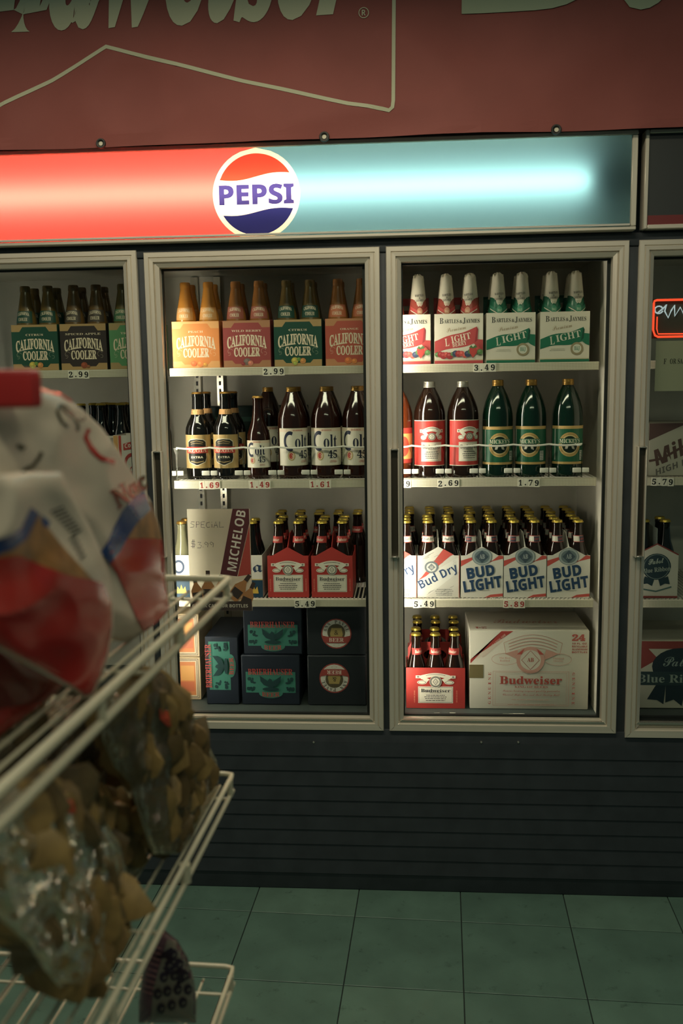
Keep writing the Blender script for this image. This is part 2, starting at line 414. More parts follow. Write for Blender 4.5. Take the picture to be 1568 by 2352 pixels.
# doors
PROF = [(0, .05), (0, .003), (.002, 0), (.0135, 0), (.0145, .0035), (.0165, .0035), (.0175, 0), (.0265, .0005), (.0275, .009), (.0305, .009), (.0315, .003), (.0415, .010), (.0425, .030), (.0425, .05)]
PROF_B = [(0, .05), (0, .003), (.002, 0), (.022, 0), (.024, .006), (.027, .006), (.029, .016), (.034, .020), (.0345, .012), (.0365, .012), (.037, .030), (.037, .05)]
def sweep_frame(g, x0, x1, z0, z1):
    def side(fn, prof, m):
        vs = []; n = len(prof)
        for e in (0, 1):
            for t, y in prof: vs.append(fn(t, e, y))
        fs = [(i, i + 1, n + i + 1, n + i) for i in range(n - 1)]
        g.add(vs, fs, m)
    sc = PROF_B[-1][0] / PROF[-1][0]
    side(lambda t, e, y: (x0 + t if e == 0 else x1 - t, y, z1 - t), PROF, ALU_H)
    side(lambda t, e, y: (x1 - t if e == 0 else x0 + t, y, z0 + t), PROF_B, ALU_H)
    side(lambda t, e, y: (x0 + t, y, z0 + t * sc if e == 0 else z1 - t), PROF, ALU)
    side(lambda t, e, y: (x1 - t, y, z1 - t if e == 0 else z0 + t * sc), PROF, ALU)
ZD0, ZD1 = 0.512, 1.909
DOORS = [(-1.412, -0.7535), (-0.7335, -0.0695), (-0.0525, 0.6075), (0.6335, 1.295)]
for di, (x0, x1) in enumerate(DOORS):
    g = G(); z1 = ZD1 + (0.008 if di == 0 else 0); sweep_frame(g, x0, x1, ZD0 - (0.012 if di == 3 else 0), z1); door = g.obj('door', cooler)
    g = G(); g.box((x0 + .040, .026, ZD0 + .034), (x1 - .040, .031, z1 - .040), CLEARP); g.obj('glass_pane', door)
    g = G()
    for a, bb in (((x0 + .036, .032, ZD0 + .030), (x0 + .046, .044, z1 - .036)), ((x1 - .050, .032, ZD0 + .030), (x1 - .036, .044, z1 - .036)),
                  ((x0 + .046, .032, z1 - .048), (x1 - .050, .044, z1 - .036)), ((x0 + .046, .032, ZD0 + .030), (x1 - .050, .044, ZD0 + .042))): g.box(a, bb, RUBBER)
    g.obj('gasket', door)
    g = G(); g.prism([(x0 + .03, ZD0 + .0285), (x1 - .03, ZD0 + .0285), (x1 - .036, ZD0 + .034), (x0 + .036, ZD0 + .034)], 0.004, 0.018, CHROME); g.obj('trim_strip', door)
    # pull handle on the left stile
    hx = x0 + (0.006 if di else 0.03); za, zb_ = P(900, 1278, 0).z, P(900, 1030, 0).z
    g = G(); g.rbox((hx, -.026, za), (hx + .0045, 0.0, zb_), ALU, .001, 1); g.rbox((hx + .0045, -.006, za), (hx + .024, 0.001, zb_), mat('handle_recess', (84, 78, 66), 0.35, 0.6), .001, 1)
    g.rbox((hx + .0235, -.02, za), (hx + .0275, 0.0, zb_), ALU, .001, 1); g.rbox((hx + .0045, -.024, zb_ - .004), (hx + .024, -.004, zb_), CHROME, .001, 1)
    g.rbox((hx + .0045, -.024, za), (hx + .024, -.004, za + .004), CHROME, .001, 1)
    g.obj('handle', door)
# lamps behind the mullions (lamp, its holder)
for xm, k in ((-1.395, .28), (-0.722, 1.0), (-0.033, 1.0), (0.652, .06)):
    g = G(); g.lathe([(0, 0.60), (.012, 0.60), (.0125, .61), (.0125, 1.745), (.012, 1.755), (0, 1.755)], emitter('cooler_lamp_%d' % int(k * 100), (255, 243, 224), LAMP * k), 14, xm, 0.066)
    lp = g.obj('cooler_lamp', cooler); g = G()
    g.rbox((xm - .0125, .05, .575), (xm + .0125, .082, .599), WHITE, .002, 1); g.obj('lamp_holder', lp); g = G(); g.rbox((xm - .0125, .05, 1.756), (xm + .0125, .082, 1.78), WHITE, .002, 1); g.obj('lamp_holder', lp)
# ================================================================== LIT SIGN
sign = thing('lit_sign', 'wide backlit sign, red left and teal right with round emblem, above cooler doors', 'sign')
SZ0, SZ1, SX0, SX1 = 1.932, 2.186, -1.55, 0.617
YF = -0.022
g = G(); fw_ = .010
g.rbox((SX0, YF - .003, SZ0), (SX1, .02, SZ0 + fw_), ALU_H, .002, 1); g.rbox((SX0, YF - .003, SZ1 - fw_), (SX1, .02, SZ1 + .002), ALU_H, .002, 1)
g.obj('rail', sign)
g = G(); g.rbox((SX1 - .016, YF - .003, SZ0 + fw_), (SX1, .02, SZ1 - fw_), ALU, .002, 1); g.obj('end_rail', sign)
g = G(); g.rbox((SX0, YF - .007, SZ0 + .0105), (SX1 - .017, YF - .002, SZ0 + .0165), WHITE, .001, 1); g.obj('lip', sign)
HOUS = mat('sign_housing', (46, 48, 48), 0.6)
g = G(); g.box((SX0, .125, SZ0), (SX1, .13, SZ1), HOUS); g.box((SX0, .02, SZ0), (SX1, .13, SZ0 + .004), HOUS); g.box((SX0, .02, SZ1 - .004), (SX1, .13, SZ1), HOUS)
g.box((SX1 - .005, .02, SZ0), (SX1, .13, SZ1), HOUS); g.box((SX0, .02, SZ0), (SX0 + .005, .13, SZ1), HOUS); g.obj('housing', sign)
lc = P(588, 446, YF); LR = 0.1205
za, zb = SZ0 + .010, SZ1 - .010
lz = lc.z
pts = []
def arc_pts(s):      # circle between the panel's edges on one side (s=-1 left, 1 right), from bottom to top
    a = []
    for i in range(25):
        z = za + (zb - za) * i / 24; d = max(LR * LR - (z - lz) ** 2, 0); a.append((lc.x + s * math.sqrt(d), z))
    return a
pr = Print()
pr.poly([(SX0 + .006, za)] + arc_pts(-1) + [(SX0 + .006, zb)], (184, 64, 56))
g_pts = arc_pts(1)
pr.poly(g_pts + [(SX1 - .014, zb), (SX1 - .014, za)], (72, 107, 113), True)
cm = arc_pts(-1); cp = arc_pts(1)
pr.poly(cm + cp[::-1], (196, 178, 146), True)
R2 = LR - .0125
def wave(x, base, amp): return lz + base + amp * math.sin(x / R2 * math.pi)
def seg(top, base, amp, n=28):
    cur = []
    for i in range(n + 1):
        x = -R2 + 2 * R2 * i / n; c = math.sqrt(max(R2 * R2 - x * x, 0)); w = base + amp * math.sin(x / R2 * math.pi) + (.006 * x / R2)
        cur.append((x, w, c))
    if top: up = [(lc.x + x, lz + c) for x, w, c in cur if c > w]; lo = [(lc.x + x, lz + w) for x, w, c in cur if c > w]
    else: up = [(lc.x + x, lz - c) for x, w, c in cur if -c < w]; lo = [(lc.x + x, lz + w) for x, w, c in cur if -c < w]
    return up + lo[::-1]
sg = [(x, min(z, zb - .001)) for x, z in seg(True, .047, .0065)]
pr.poly(sg, (206, 74, 62)); pr.poly(seg(False, -.046, .006), (38, 44, 120), True)
pr.text('PEPSI', lc.x, lz + .0, .207, .054, (54, 52, 128), 'bold', fat=.02)
pr.build('sign_panel', sign, lambda u, v, l: (u, YF + .004 - l * .0004, v), matf=lambda c: translucent('sign_film_%d_%d_%d' % c, c))
tx1 = P(1345, 440, .03).x
g = G(); g.lathe([(0, 0), (.0185, 0), (.019, .004), (.019, tx1 + 1.5 - .004), (.0185, tx1 + 1.5), (0, tx1 + 1.5)], emitter('sign_tube', (255, 240, 222), TUBE), 16)
g.v = [(z - 1.5, y + .024, P(900, 436, .03).z + x) for x, y, z in g.v]
tb = g.obj('sign_tube', sign)
g = G(); zt = P(900, 436, .03).z
g.rbox((tx1, .007, zt - .022), (tx1 + .02, .125, zt + .022), WHITE, .002, 1); g.obj('tube_holder', tb); g = G(); g.rbox((-1.525, .007, zt - .022), (-1.5, .125, zt + .022), WHITE, .002, 1); g.obj('tube_holder', tb)
# dark neighbouring sign
s2 = thing('unlit_sign', 'dark unlit sign box with a red strip, right of the lit sign', 'sign')
g = G(); x0, x1 = .636, 1.5
g.rbox((x0, YF, SZ0 + .002), (x0 + .011, .02, SZ1 + .002), ALU, .002, 1); g.rbox((x0 + .0112, YF, SZ0 + .002), (x1, .02, SZ0 + .013), ALU_H, .002, 1); g.rbox((x0 + .0112, YF, SZ1 - .008), (x1, .02, SZ1 + .002), ALU_H, .002, 1); g.obj('sign_frame', s2)
g = G(); g.box((x0 + .011, YF + .005, SZ0 + .013), (x1, .02, SZ1 - .008), mat('unlit_face', (58, 60, 58), .4)); pn = g.obj('sign_face', s2)
g = G(); g.box((x0 + .0115, YF + .0042, SZ0 + .0132), (x1, YF + .005, SZ0 + .037), mat('unlit_red', (120, 48, 46), .4)); g.obj('red_strip', pn)
g = G(); g.box((x0, .02, SZ0), (x1, .13, SZ1), BLACK); g.obj('housing', s2)
# ================================================================== BANNER
ban = thing('banner', 'large dark red cloth banner with cream lettering, hung above the lit sign', 'banner')
def bz(x): return 2.188 + .004 * math.sin(x * 5)
def bdisp(x, z):
    h = z - 2.18
    w = .007 * math.sin(3.1 * x + 5 * z) + .004 * math.sin(9 * x - 13 * z) * math.exp(-h * 3)
    n = noise.noise(Vector((x * 3.0 + z * 2.2, z * 4.5 - x * 1.3, 3.3)))
    r = noise.noise(Vector((x * 6.0 - z * 3, z * 5.0, 9.1)))
    return -.064 + w + .020 * abs(n) + .008 * r * min(1, h * 5) - .02 * max(0, h)
CLOTH = mat('red_cloth', (148, 82, 74), 0.62, 0, 0.3, (5, 0.08), (700, 0.05))
g = G(); BW = (-1.7, 1.7); BT = 3.0
g.grid(lambda u, v: (BW[0] + (BW[1] - BW[0]) * u, bdisp(BW[0] + (BW[1] - BW[0]) * u, bz(BW[0] + (BW[1] - BW[0]) * u) + (BT - 2.18) * v), bz(BW[0] + (BW[1] - BW[0]) * u) + (BT - 2.18) * v), 150, 50, CLOTH)
g.obj('cloth', ban, fix=False)
cm = lambda u, v, l: (u, bdisp(u, v) - .0012 - l * .0004, v)
def bp(px, py): p = P(px, py, -.055); return (p.x, p.z)
hem = Print(.7); hem.rect(-1.7, 2.1815, 1.7, 2.213, (138, 46, 45)); hem.build('hem', ban, cm, .05, .02, lambda c: CLOTH)
CREAM = (196, 196, 158)
pr = Print(.6)
pl = [bp(*q) for q in ((-120, 305), (42, 222), (120, 185), (248, 112), (400, 150), (560, 190), (700, 220), (800, 241), (845, 247), (880, 254))]
pr.line(pl, .0095, CREAM); pr.line([bp(876, 253), bp(893, 257), bp(901, 250), bp(903, 235), bp(904, 100), bp(906, -200)], .0095, CREAM)
b0 = bp(60, 78); b1 = bp(805, 46)
zbase = (b0[1] + b1[1]) / 2
pr.text('udweiser', (b0[0] + b1[0]) / 2, zbase + .19 - .002, b1[0] - b0[0] + .11, .38, CREAM, 'seriti', res=3, fat=.02, shear=.1)
pr.text('B', b0[0] - .22, zbase + .19, .34, .38, CREAM, 'seriti')
q = bp(836, 38); pr.ring(q[0], q[1], .0115, .0135, CREAM); pr.text('R', q[0], q[1], .010, .014, CREAM, 'bold')
q0 = bp(1035, 70)
pr.text('Bud', q0[0] + .545, q0[1] + .31, 1.09, .62, (38, 38, 36), 'seriti', fat=.05, res=3)
pr.text('Bud', q0[0] + .545, q0[1] + .31, 1.035, .565, (168, 178, 142), 'seriti', fat=.012, res=3)
pr.build('lettering', ban, cm, .04, .03)
for px, py in ((231, 329), (745, 316), (1277, 298)):
    x, z = bp(px, py); g = G()
    prof = [(.0062, .002), (.0062, -.002), (.0085, -.0034), (.0125, -.003), (.0138, 0), (.0138, .002)]
    g.lathe(prof, mat('grommet', (44, 44, 40), .4, .6), 20); g.lathe([(0, .0005), (.0062, .0005)], mat('grommet_hole', (226, 218, 190), .5), 20)
    g.v = [(x + a, bdisp(x, z) - .003 + c, z + b_) for a, b_, c in g.v]; g.obj('grommet', ban)
# ================================================================== PRICE TAGS
CARD = mat('price_card', (222, 216, 198), .5)
card_mesh = {}
def digit_card(ch, red, parent, x, z, y, tilt=0.0, rx=0.0):
    w = .0115 if ch == '.' else .0172; h = .0245
    k = (ch, red)
    if k not in card_mesh:
        g = G(); g.box((-w / 2, -.0008, -h / 2), (w / 2, 0, h / 2), CARD)
        pr = Print(.5); c = (172, 48, 44) if red else (34, 36, 34)
        if ch == '.': pr.rect(-.002, -.0085, .002, -.0045, c)
        else: pr.text(ch, 0, 0.0, .0118 if ch != '1' else .0092, .0175, c, 'serif', fat=.018)
        t = pr.build('digit', None, lambda u, v, l: (u, -.0011, v)); card_mesh[k] = (g.mesh('digit_card'), t.data); bpy.data.objects.remove(t)
    o = link(bpy.data.objects.new('digit_card', card_mesh[k][0]), parent); o.location = (x, y, z); o.rotation_euler = (rx, tilt, 0)
    t = link(bpy.data.objects.new('digit', card_mesh[k][1]), o)
    return w
def price(s, px, k, red, label, z=None, y=None, rx=0.0, group='price tags on the shelf strips'):
    y = YS - .0068 if y is None else y
    zz = zs[k] - .0125 if z is None else z
    p = P(px, [853, 1117, 1386, 1640][k], y)
    t = thing('price_tag', label, 'price tag', (p.x, y, zz), 0, group)
    ws = [.0115 if c == '.' else .0172 for c in s]; x = -sum(ws) / 2 - .0006
    for c, w in zip(s, ws):
        digit_card(c, red, t, x + w / 2, random.uniform(-.0012, .0012), 0, random.uniform(-.05, .05), rx); x += w + .0006
price('2.99', 180, 0, False, 'black 2.99 price cards under the coolers behind the far left door')
price('2.99', 628, 0, False, 'black 2.99 price cards under the peach and citrus coolers, middle door')
price('3.49', 1112, 0, False, 'black 3.49 price cards on the top shelf of the right door')
price('1.69', 481, 1, True, 'red 1.69 price cards under the gold-labelled dark bottles')
price('1.49', 596, 1, True, 'red 1.49 price cards under the small cream-labelled bottle')
price('1.61', 735, 1, True, 'red 1.61 price cards under the large cream-labelled bottles')
price('1.69', 918, 1, False, 'black price cards half hidden by the right door frame, second shelf')
price('2.69', 1029, 1, False, 'black 2.69 price cards under the large red-labelled bottles')
price('1.79', 1213, 1, False, 'black 1.79 price cards under the green bottles')
price('5.79', 1520, 1, False, 'black 5.7 price cards behind the far right door')
price('5.49', 700, 2, False, 'black 5.49 price cards under the two red six-packs')
price('5.49', 973, 2, False, 'black 5.49 price cards under the leftmost white six-packs, right door')
price('5.89', 1180, 2, True, 'red 5.89 price cards under the white six-packs with blue capitals')
price('8.49', 1021, 3, False, 'black price cards lying tilted on the cooler deck below red six-pack', z=zdeck + .004, y=.075, rx=-1.15)
price('8.48', 1180, 3, True, 'red price cards lying tilted on the cooler deck below the big case', z=zdeck + .004, y=.075, rx=-1.15)
# ================================================================== BOTTLES
ORD = ['first', 'second', 'third', 'fourth', 'fifth', 'sixth', 'seventh', 'eighth']
def body(root, prof, m, n=28): g = G(); g.lathe(prof, m, n); return g.obj('bottle_body', root)
def crown(root, r, z, m, h=.007):
    g = G(); n = 42
    vs = [(0, 0, z + h)]
    for rr_, zz, cr in ((r * .82, z + h, 0), (r, z + h - .0012, 0), (r * 1.05, z + .003, 0), (r * 1.16, z, 1)):
        for i in range(n):
            a = 2 * math.pi * i / n; q = rr_ * (1 + (.035 * math.cos(21 * a) if cr else .008 * math.cos(21 * a))); vs.append((q * math.cos(a), q * math.sin(a), zz))
    fs = [(0, 1 + i, 1 + (i + 1) % n) for i in range(n)]
    for k in range(3):
        for i in range(n): fs.append((1 + k * n + i, 1 + (k + 1) * n + i, 1 + (k + 1) * n + (i + 1) % n, 1 + k * n + (i + 1) % n))
    g.add(vs, fs, m, True); return g.obj('cap', root)
def screw(root, r, z, m, h=.018):
    g = G(); g.lathe([(r * 1.04, z), (r * 1.06, z + .003), (r, z + .004), (r, z + h * .5), (r * 1.02, z + h * .55), (r, z + h * .6), (r, z + h - .0015), (r - .0015, z + h), (0, z + h)], m, 20)
    return g.obj('cap', root)
LN = [(0, 0), (.028, 0), (.0292, .003), (.0296, .02), (.0296, .118), (.0284, .132), (.0235, .150), (.0185, .166), (.0160, .182), (.0142, .200), (.0136, .214), (.0145, .216), (.0145, .222), (.0132, .223), (.0132, .228)]
def rad(prof):
    def f(z):
        for (r0, z0), (r1, z1) in zip(prof, prof[1:]):
            if z0 <= z <= z1 and z1 > z0: return r0 + (r1 - r0) * (z - z0) / (z1 - z0)
        return prof[-1][0]
    return f
def longneck(name_text, ntcol, nbg, cap=GOLD, glass=BROWNG, edge=None, txt='seriti'):
    t = thing('beer_bottle', 'x', 'bottle'); body(t, LN, glass, 24); crown(t, .0142, .225, cap)
    pr = Print(.45); w, h = .052, .020; pr.rect(-w / 2, -h / 2, w / 2, h / 2, nbg)
    if edge: pr.rect(-w / 2, h / 2 - .002, w / 2, h / 2, edge); pr.rect(-w / 2, -h / 2, w / 2, -h / 2 + .002, edge)
    if name_text: pr.text(name_text, 0, 0, .030, .010, ntcol, txt)
    pr.build('neck_label', t, cyl(rad(LN), .176), .004, .01)
    return Kit(t)
# paper labels of large bottles
def bud_panel(pr, w, h, red, cream, ink_, y0=0.0, box=True, crest=(120, 118, 108)):
    """classic red panel: banner, crest and text block, in a w x h field whose foot is y0"""
    if box:
        pr.rect(-w * .36, y0 + h * .10, w * .36, y0 + h * .52, cream)
        pr.frame(-w * .345, y0 + h * .115, w * .345, y0 + h * .505, w * .006, ink_)
    top = [(-w * .30 + w * .6 * i / 12, y0 + h * (.80 + .06 * math.sin(math.pi * i / 12))) for i in range(13)]
    bot = [(x, z - h * .10) for x, z in top]
    pr.poly(top + bot[::-1], cream)
    for s in (-1, 1):
        pr.poly([(s * w * .30, y0 + h * .80), (s * w * .33, y0 + h * .74), (s * w * .18, y0 + h * .63), (s * w * .12, y0 + h * .70)], cream)
        pr.ell(s * w * .28, y0 + h * .625, w * .10, h * .050, cream); pr.ell(s * w * .28, y0 + h * .625, w * .085, h * .036, crest); pr.ell(s * w * .28, y0 + h * .625, w * .07, h * .027, cream)
        pr.rect(s * w * .36 - w * .05, y0 + h * .73, s * w * .36 + w * .05, y0 + h * .80, cream); pr.ell(s * w * .36, y0 + h * .765, w * .025, h * .022, crest)
    pr.line([(x, z - h * .03) for x, z in top[2:11]], h * .012, crest)
    pr.ell(0, y0 + h * .645, w * .125, w * .125, cream); pr.ring(0, y0 + h * .645, w * .085, w * .118, crest); pr.poly([(0, y0 + h * .645 + w * .075), (w * .06, y0 + h * .645), (0, y0 + h * .645 - w * .075), (-w * .06, y0 + h * .645)], crest)
    pr.poly([(0, y0 + h * .645 + w * .055), (w * .042, y0 + h * .645), (0, y0 + h * .645 - w * .055), (-w * .042, y0 + h * .645)], cream)
    pr.text('AB', 0, y0 + h * .645, w * .04, w * .04, crest, 'serif')
    pr.text('Budweiser', 0, y0 + h * .425, w * .61, h * .088, ink_, 'serif')
    pr.text('KING OF BEERS', 0, y0 + h * .365, w * .24, h * .018, ink_, 'bold')
    pr.smallprint(0, y0 + h * .31, w * .5, 4, h * .045, ink_, h * .014)
    return pr
RED = (196, 54, 48); CRM = (222, 214, 192); INK = (52, 50, 58)
def forty(prof, glass, capm, cap_r, cap_z, label=None, lz=0.0, lr=.0475, rot=0.0, caph=.018):
    t = thing('large_beer_bottle', 'x', 'bottle'); body(t, prof, glass, 36); screw(t, cap_r, cap_z, capm, caph)
    if label: label.build('label', t, cyl(lr, lz, rot), .006)
    return t
P40 = [(0, 0), (.042, 0), (.0465, .004), (.0472, .012), (.0472, .182), (.0462, .195), (.0435, .208), (.038, .224), (.030, .242), (.0215, .258), (.0175, .266), (.0158, .270), (.0158, .286)]
PMK = [(0, 0), (.040, 0), (.0448, .004), (.0455, .012), (.0455, .170), (.0448, .186), (.0420, .204), (.0365, .224), (.0290, .243), (.0210, .259), (.0165, .268), (.0155, .272), (.0155, .288)]
def bud40():
    pr = Print(.45); w = .128; h = .136
    pr.rect(-w / 2, 0, w / 2, h, CRM); pr.rect(-w / 2, .0022, w / 2, h - .0022, RED)
    bud_panel(pr, .088, h, RED, CRM, INK, 0)
    return forty(P40, BROWNG, SILV, .0172, .268, pr, .036)
def mickey():
    pr = Print(.4); w = .125; h = .113; gr = (26, 92, 62); gd = (190, 152, 84)
    pr.rect(-w / 2, 0, w / 2, h, gd); pr.rect(-w / 2, .007, w / 2, h - .009, gr)
    cy_ = .058
    pr.ell(0, cy_, .033, .036, gd); pr.ell(0, cy_, .023, .025, (18, 40, 30)); pr.ring(0, cy_, .0235, .025, (222, 206, 150), asp=1.08)
    pr.ring(0, cy_, .0285, .0292, (120, 92, 44), asp=1.08)
    pr.rect(-.035, cy_ + .003, .035, cy_ + .018, gr); pr.text("MICKEY'S", .001, cy_ + .0105, .062, .0125, (214, 208, 180), 'serif')
    pr.poly([(-.012, cy_ - .004), (-.004, cy_ - .004), (-.007, cy_ - .013), (-.014, cy_ - .013)], (200, 196, 176)); pr.poly([(.004, cy_ - .004), (.012, cy_ - .006), (.014, cy_ - .015), (.006, cy_ - .012)], (200, 196, 176))
    pr.rect(.032, .012, .046, .040, (196, 200, 190))
    for i in range(5): pr.rect(.033, .015 + i * .005, .045, .0165 + i * .005, (60, 70, 64), i > 0)
    pr.rect(-.048, .012, -.043, .104, (150, 160, 146))
    return forty(PMK, GREENG, GOLDD, .0168, .270, pr, .038, .0455)
def regia():
    prof = [(0, 0), (.036, 0), (.0385, .004), (.039, .012), (.039, .142), (.0375, .157), (.031, .174), (.0225, .190), (.018, .204), (.0165, .225), (.0155, .248), (.0165, .250), (.0165, .258), (.015, .262)]
    t = thing('beer_bottle', 'x', 'bottle'); body(t, prof, DARKG, 30); crown(t, .0156, .259, GOLDD, .006)
    pr = Print(.4); w, h = .104, .102; gold = (178, 146, 88); blk = (36, 34, 30)
    pr.rect(-w / 2, 0, w / 2, h, gold); pr.rect(-w / 2, .002, -w / 2 + .002, h - .002, CRM)
    sh = [(-.030, .082), (-.020, .089), (0, .091), (.020, .089), (.030, .082), (.031, .03), (.026, .018), (.014, .013), (.003, .008), (-.003, .008), (-.014, .013), (-.026, .018), (-.031, .03)]
    pr.poly(sh, (206, 196, 168)); pr.poly([(x * .93, .05 + (y - .05) * .94) for x, y in sh], blk)
    pr.line([(-.02, .079), (0, .084), (.02, .079)], .0016, gold); pr.line([(-.018, .074), (0, .077), (.018, .074)], .0012, gold)
    pr.rect(-.036, .046, .036, .066, (186, 58, 50)); pr.text('REGIA', 0, .056, .060, .0135, (226, 190, 160), 'serif')
    pr.text('EXTRA', 0, .034, .036, .0062, (226, 214, 180), 'bold'); pr.line([(-.02, .022), (0, .018), (.02, .022)], .002, gold)
    pr.build('label', t, cyl(.039, .034), .006)
    g = G(); g.lathe([(.0178, .193), (.0205, .196), (.0188, .209), (.0172, .213)], mat('gold_foil', (206, 158, 104), .4, .3, bump=(300, .4)), 22); g.obj('neck_foil', t)
    return t
def colt_label(w, h, sc=1.0):
    pr = Print(.45); pr.rect(-w / 2, 0, w / 2, h, (202, 190, 160)); pr.rect(-w / 2, .0015, w / 2, h - .0015, (226, 218, 196))
    blue = (36, 42, 66); red = (190, 66, 52)
    pr.rect(-w / 2, h - .011 * sc, w / 2, h - .0025 * sc, (228, 204, 176)); pr.text('20 OUNCES', 0, h - .0065 * sc, .030 * sc, .0042 * sc, red, 'bold')
    k = sc
    pr.ring(-.024 * k, .074 * k, .0125 * k, .0195 * k, blue, asp=1.55, a0=62, a1=298)
    pr.text('olt', .012 * k, .073 * k, .042 * k, .040 * k, blue, 'serif')
    pr.text('45', .018 * k, .034 * k, .030 * k, .024 * k, blue, 'serif')
    pr.ell(-.020 * k, .030 * k, .011 * k, .014 * k, (190, 160, 90)); pr.ell(-.020 * k, .030 * k, .0085 * k, .0112 * k, (226, 200, 170)); pr.ell(-.021 * k, .030 * k, .006 * k, .009 * k, red); pr.poly([(-.022 * k, .036 * k), (-.014 * k, .030 * k), (-.020 * k, .023 * k), (-.017 * k, .030 * k)], (226, 200, 170))
    pr.smallprint(.02 * k, .015 * k, .025 * k, 2, .004 * k, red, .0012 * k)
    return pr
def colt40(): return forty(P40c, BROWNG2, GOLDD, .0170, .262, colt_label(.125, .113), .040, .0455, .12, .014)
P40c = [(0, 0), (.041, 0), (.0445, .004), (.0452, .012), (.0452, .168), (.0445, .182), (.0415, .197), (.036, .214), (.0285, .234), (.0212, .250), (.0185, .258), (.0165, .262), (.0165, .275)]
BROWNG2 = mat('red_brown_bottle_glass', (40, 17, 9), .09, 0, .75)
def colt_small():
    prof = [(0, 0), (.032, 0), (.035, .004), (.0355, .012), (.0355, .120), (.0335, .138), (.027, .156), (.0205, .176), (.0168, .198), (.0150, .225), (.0148, .238), (.0158, .240), (.0158, .246)]
    t = thing('beer_bottle', 'x', 'bottle'); body(t, prof, BROWNG2, 28); crown(t, .0152, .244, GOLDD, .007)
    colt_label(.098, .083, .74).build('label', t, cyl(.0355, .034, .0), .006); return t
# ------------------------------------------------------------------ second shelf of both bays
z2 = zs[1] + .001
def cyl_x(px, y): return P(px, 1090, y).x
kits = {k: Kit(f()) for k, f in (('regia', regia), ('colt40', colt40), ('colt_small', colt_small), ('bud40', bud40), ('mickey', mickey))}
yb2 = YP + .045
kits['regia'].put(cyl_x(459, yb2), yb2, z2, 'dark bottle with gold foil neck and black shield label, leftmost on middle door shelf', 'dark gold-labelled bottles', .05)
kits['regia'].put(cyl_x(522, yb2), yb2, z2, 'dark bottle with gold foil neck and black shield label, second from left', 'dark gold-labelled bottles', -.03)
kits['colt_small'].put(cyl_x(596, yb2), yb2, z2, 'small brown bottle with cream label between gold-labelled and larger bottles')
kits['colt40'].put(cyl_x(674, yb2), yb2, z2, 'large brown bottle with cream label turned right, left of the three', 'large cream-labelled bottles', .34)
kits['colt40'].put(cyl_x(750, yb2), yb2, z2, 'large brown bottle with cream label facing front, middle of the three', 'large cream-labelled bottles', 0)
kits['colt40'].put(cyl_x(821, yb2), yb2, z2, 'large brown bottle with cream label, cut by the middle door frame', 'large cream-labelled bottles', -.15)
kits['bud40'].put(cyl_x(986, yb2), yb2, z2, 'large brown bottle with red label and silver cap, left of the pair', 'large red-labelled bottles', .12)
kits['bud40'].put(cyl_x(1062, yb2), yb2, z2, 'large brown bottle with red label and silver cap, right of the pair', 'large red-labelled bottles', .36)
for px, rz, w in ((1141, .06, 'nearest the red-labelled bottles'), (1217, -.22, 'middle of the three green ones'), (1300, .02, 'rightmost, beside the white jamb')):
    kits['mickey'].put(cyl_x(px, yb2), yb2, z2, 'large green bottle with gold cap and ring label, ' + w, 'large green bottles', rz)
# rear rows in the middle bay
for i, (k, px, y) in enumerate((('regia', 459, .30), ('regia', 522, .30), ('colt40', 603, .33), ('colt40', 674, .28), ('colt40', 750, .28), ('colt40', 823, .28))):
    bx = cyl_x(px, yb2); kits[k].put(bx, y, z2, {'regia': 'dark bottle with gold foil neck standing behind the %s gold-labelled bottle' % ORD[i % 2], 'colt40': 'large brown bottle in the rear row behind cream-labelled bottles, %s from left' % ORD[(i - 2) % 4]}[k], 'rear row bottles of the middle door', .2 * i)
# amber bottle cut by the frame
pr = Print(.45); pr.rect(-.06, 0, .06, .105, (186, 56, 46)); pr.rect(-.06, .012, .06, .088, (214, 160, 84)); pr.ell(.02, .05, .02, .03, (196, 70, 52))
t = forty(P40, AMBERG, GOLD, .0172, .268, pr, .045, .0475); t['label'] = 'amber bottle with red and yellow label half hidden by right door frame'; t.location = (cyl_x(912, yb2), yb2, z2)
# white plastic front rails with dividers and stops
PLAS = mat('white_plastic', (206, 204, 192), .35, 0, .5)
for nm, divs, xl, xr, lab in (('middle', (407, 484, 560, 637, 713, 789), -.688, -.09, 'white plastic bottle organizer with dividers on the second shelf, middle door'), ('right', (945, 1021, 1099, 1178, 1260, 1335), -.03, .495, 'white plastic bottle organizer with dividers on the second shelf, right door')):
    yo = YP - .008; t = thing('bottle_organizer', lab, 'organizer', (0, yo, z2))
    dx = [P(p, 1085, yo).x for p in divs]
    zr = .098
    pts = []
    xs = [xl] + dx + [xr]
    for a, b_ in zip(xs, xs[1:]):
        for i in range(8):
            f = i / 8; pts.append((a + (b_ - a) * f, -.004 * math.sin(math.pi * f), zr - .0035 * math.sin(math.pi * f)))
    pts.append((xr, 0, zr)); g = G(); g.tube(pts, .0028, PLAS, 8); g.obj('front_rail', t)
    for x in dx:
        g = G(); g.prism([(x - .0022, .0), (x + .0022, .0), (x + .0026, zr - .022), (x + .009, zr - .003), (x + .009, zr), (x - .009, zr), (x - .009, zr - .003), (x - .0026, zr - .022)], -.0012, .0016, glassy('clear_plastic', (.78, .80, .76, 1), .25, .2, (.7, .7, .66, 1)))
        g.box((x - .0012, .0016, 0), (x + .0012, .0045, .06), MATS['clear_plastic']); dv = g.obj('divider', t)
        for a, b_ in ((x - .027, x - .002), (x + .0005, x + .021)):
            g = G(); g.rbox((a, -.006, .014), (b_, -.0014, .0285), PLAS, .0022, 3); g.obj('stop', dv)
    g = G(); g.box((xl, -.002, 0), (xr, .003, .0012), PLAS); g.obj('base_strip', t)
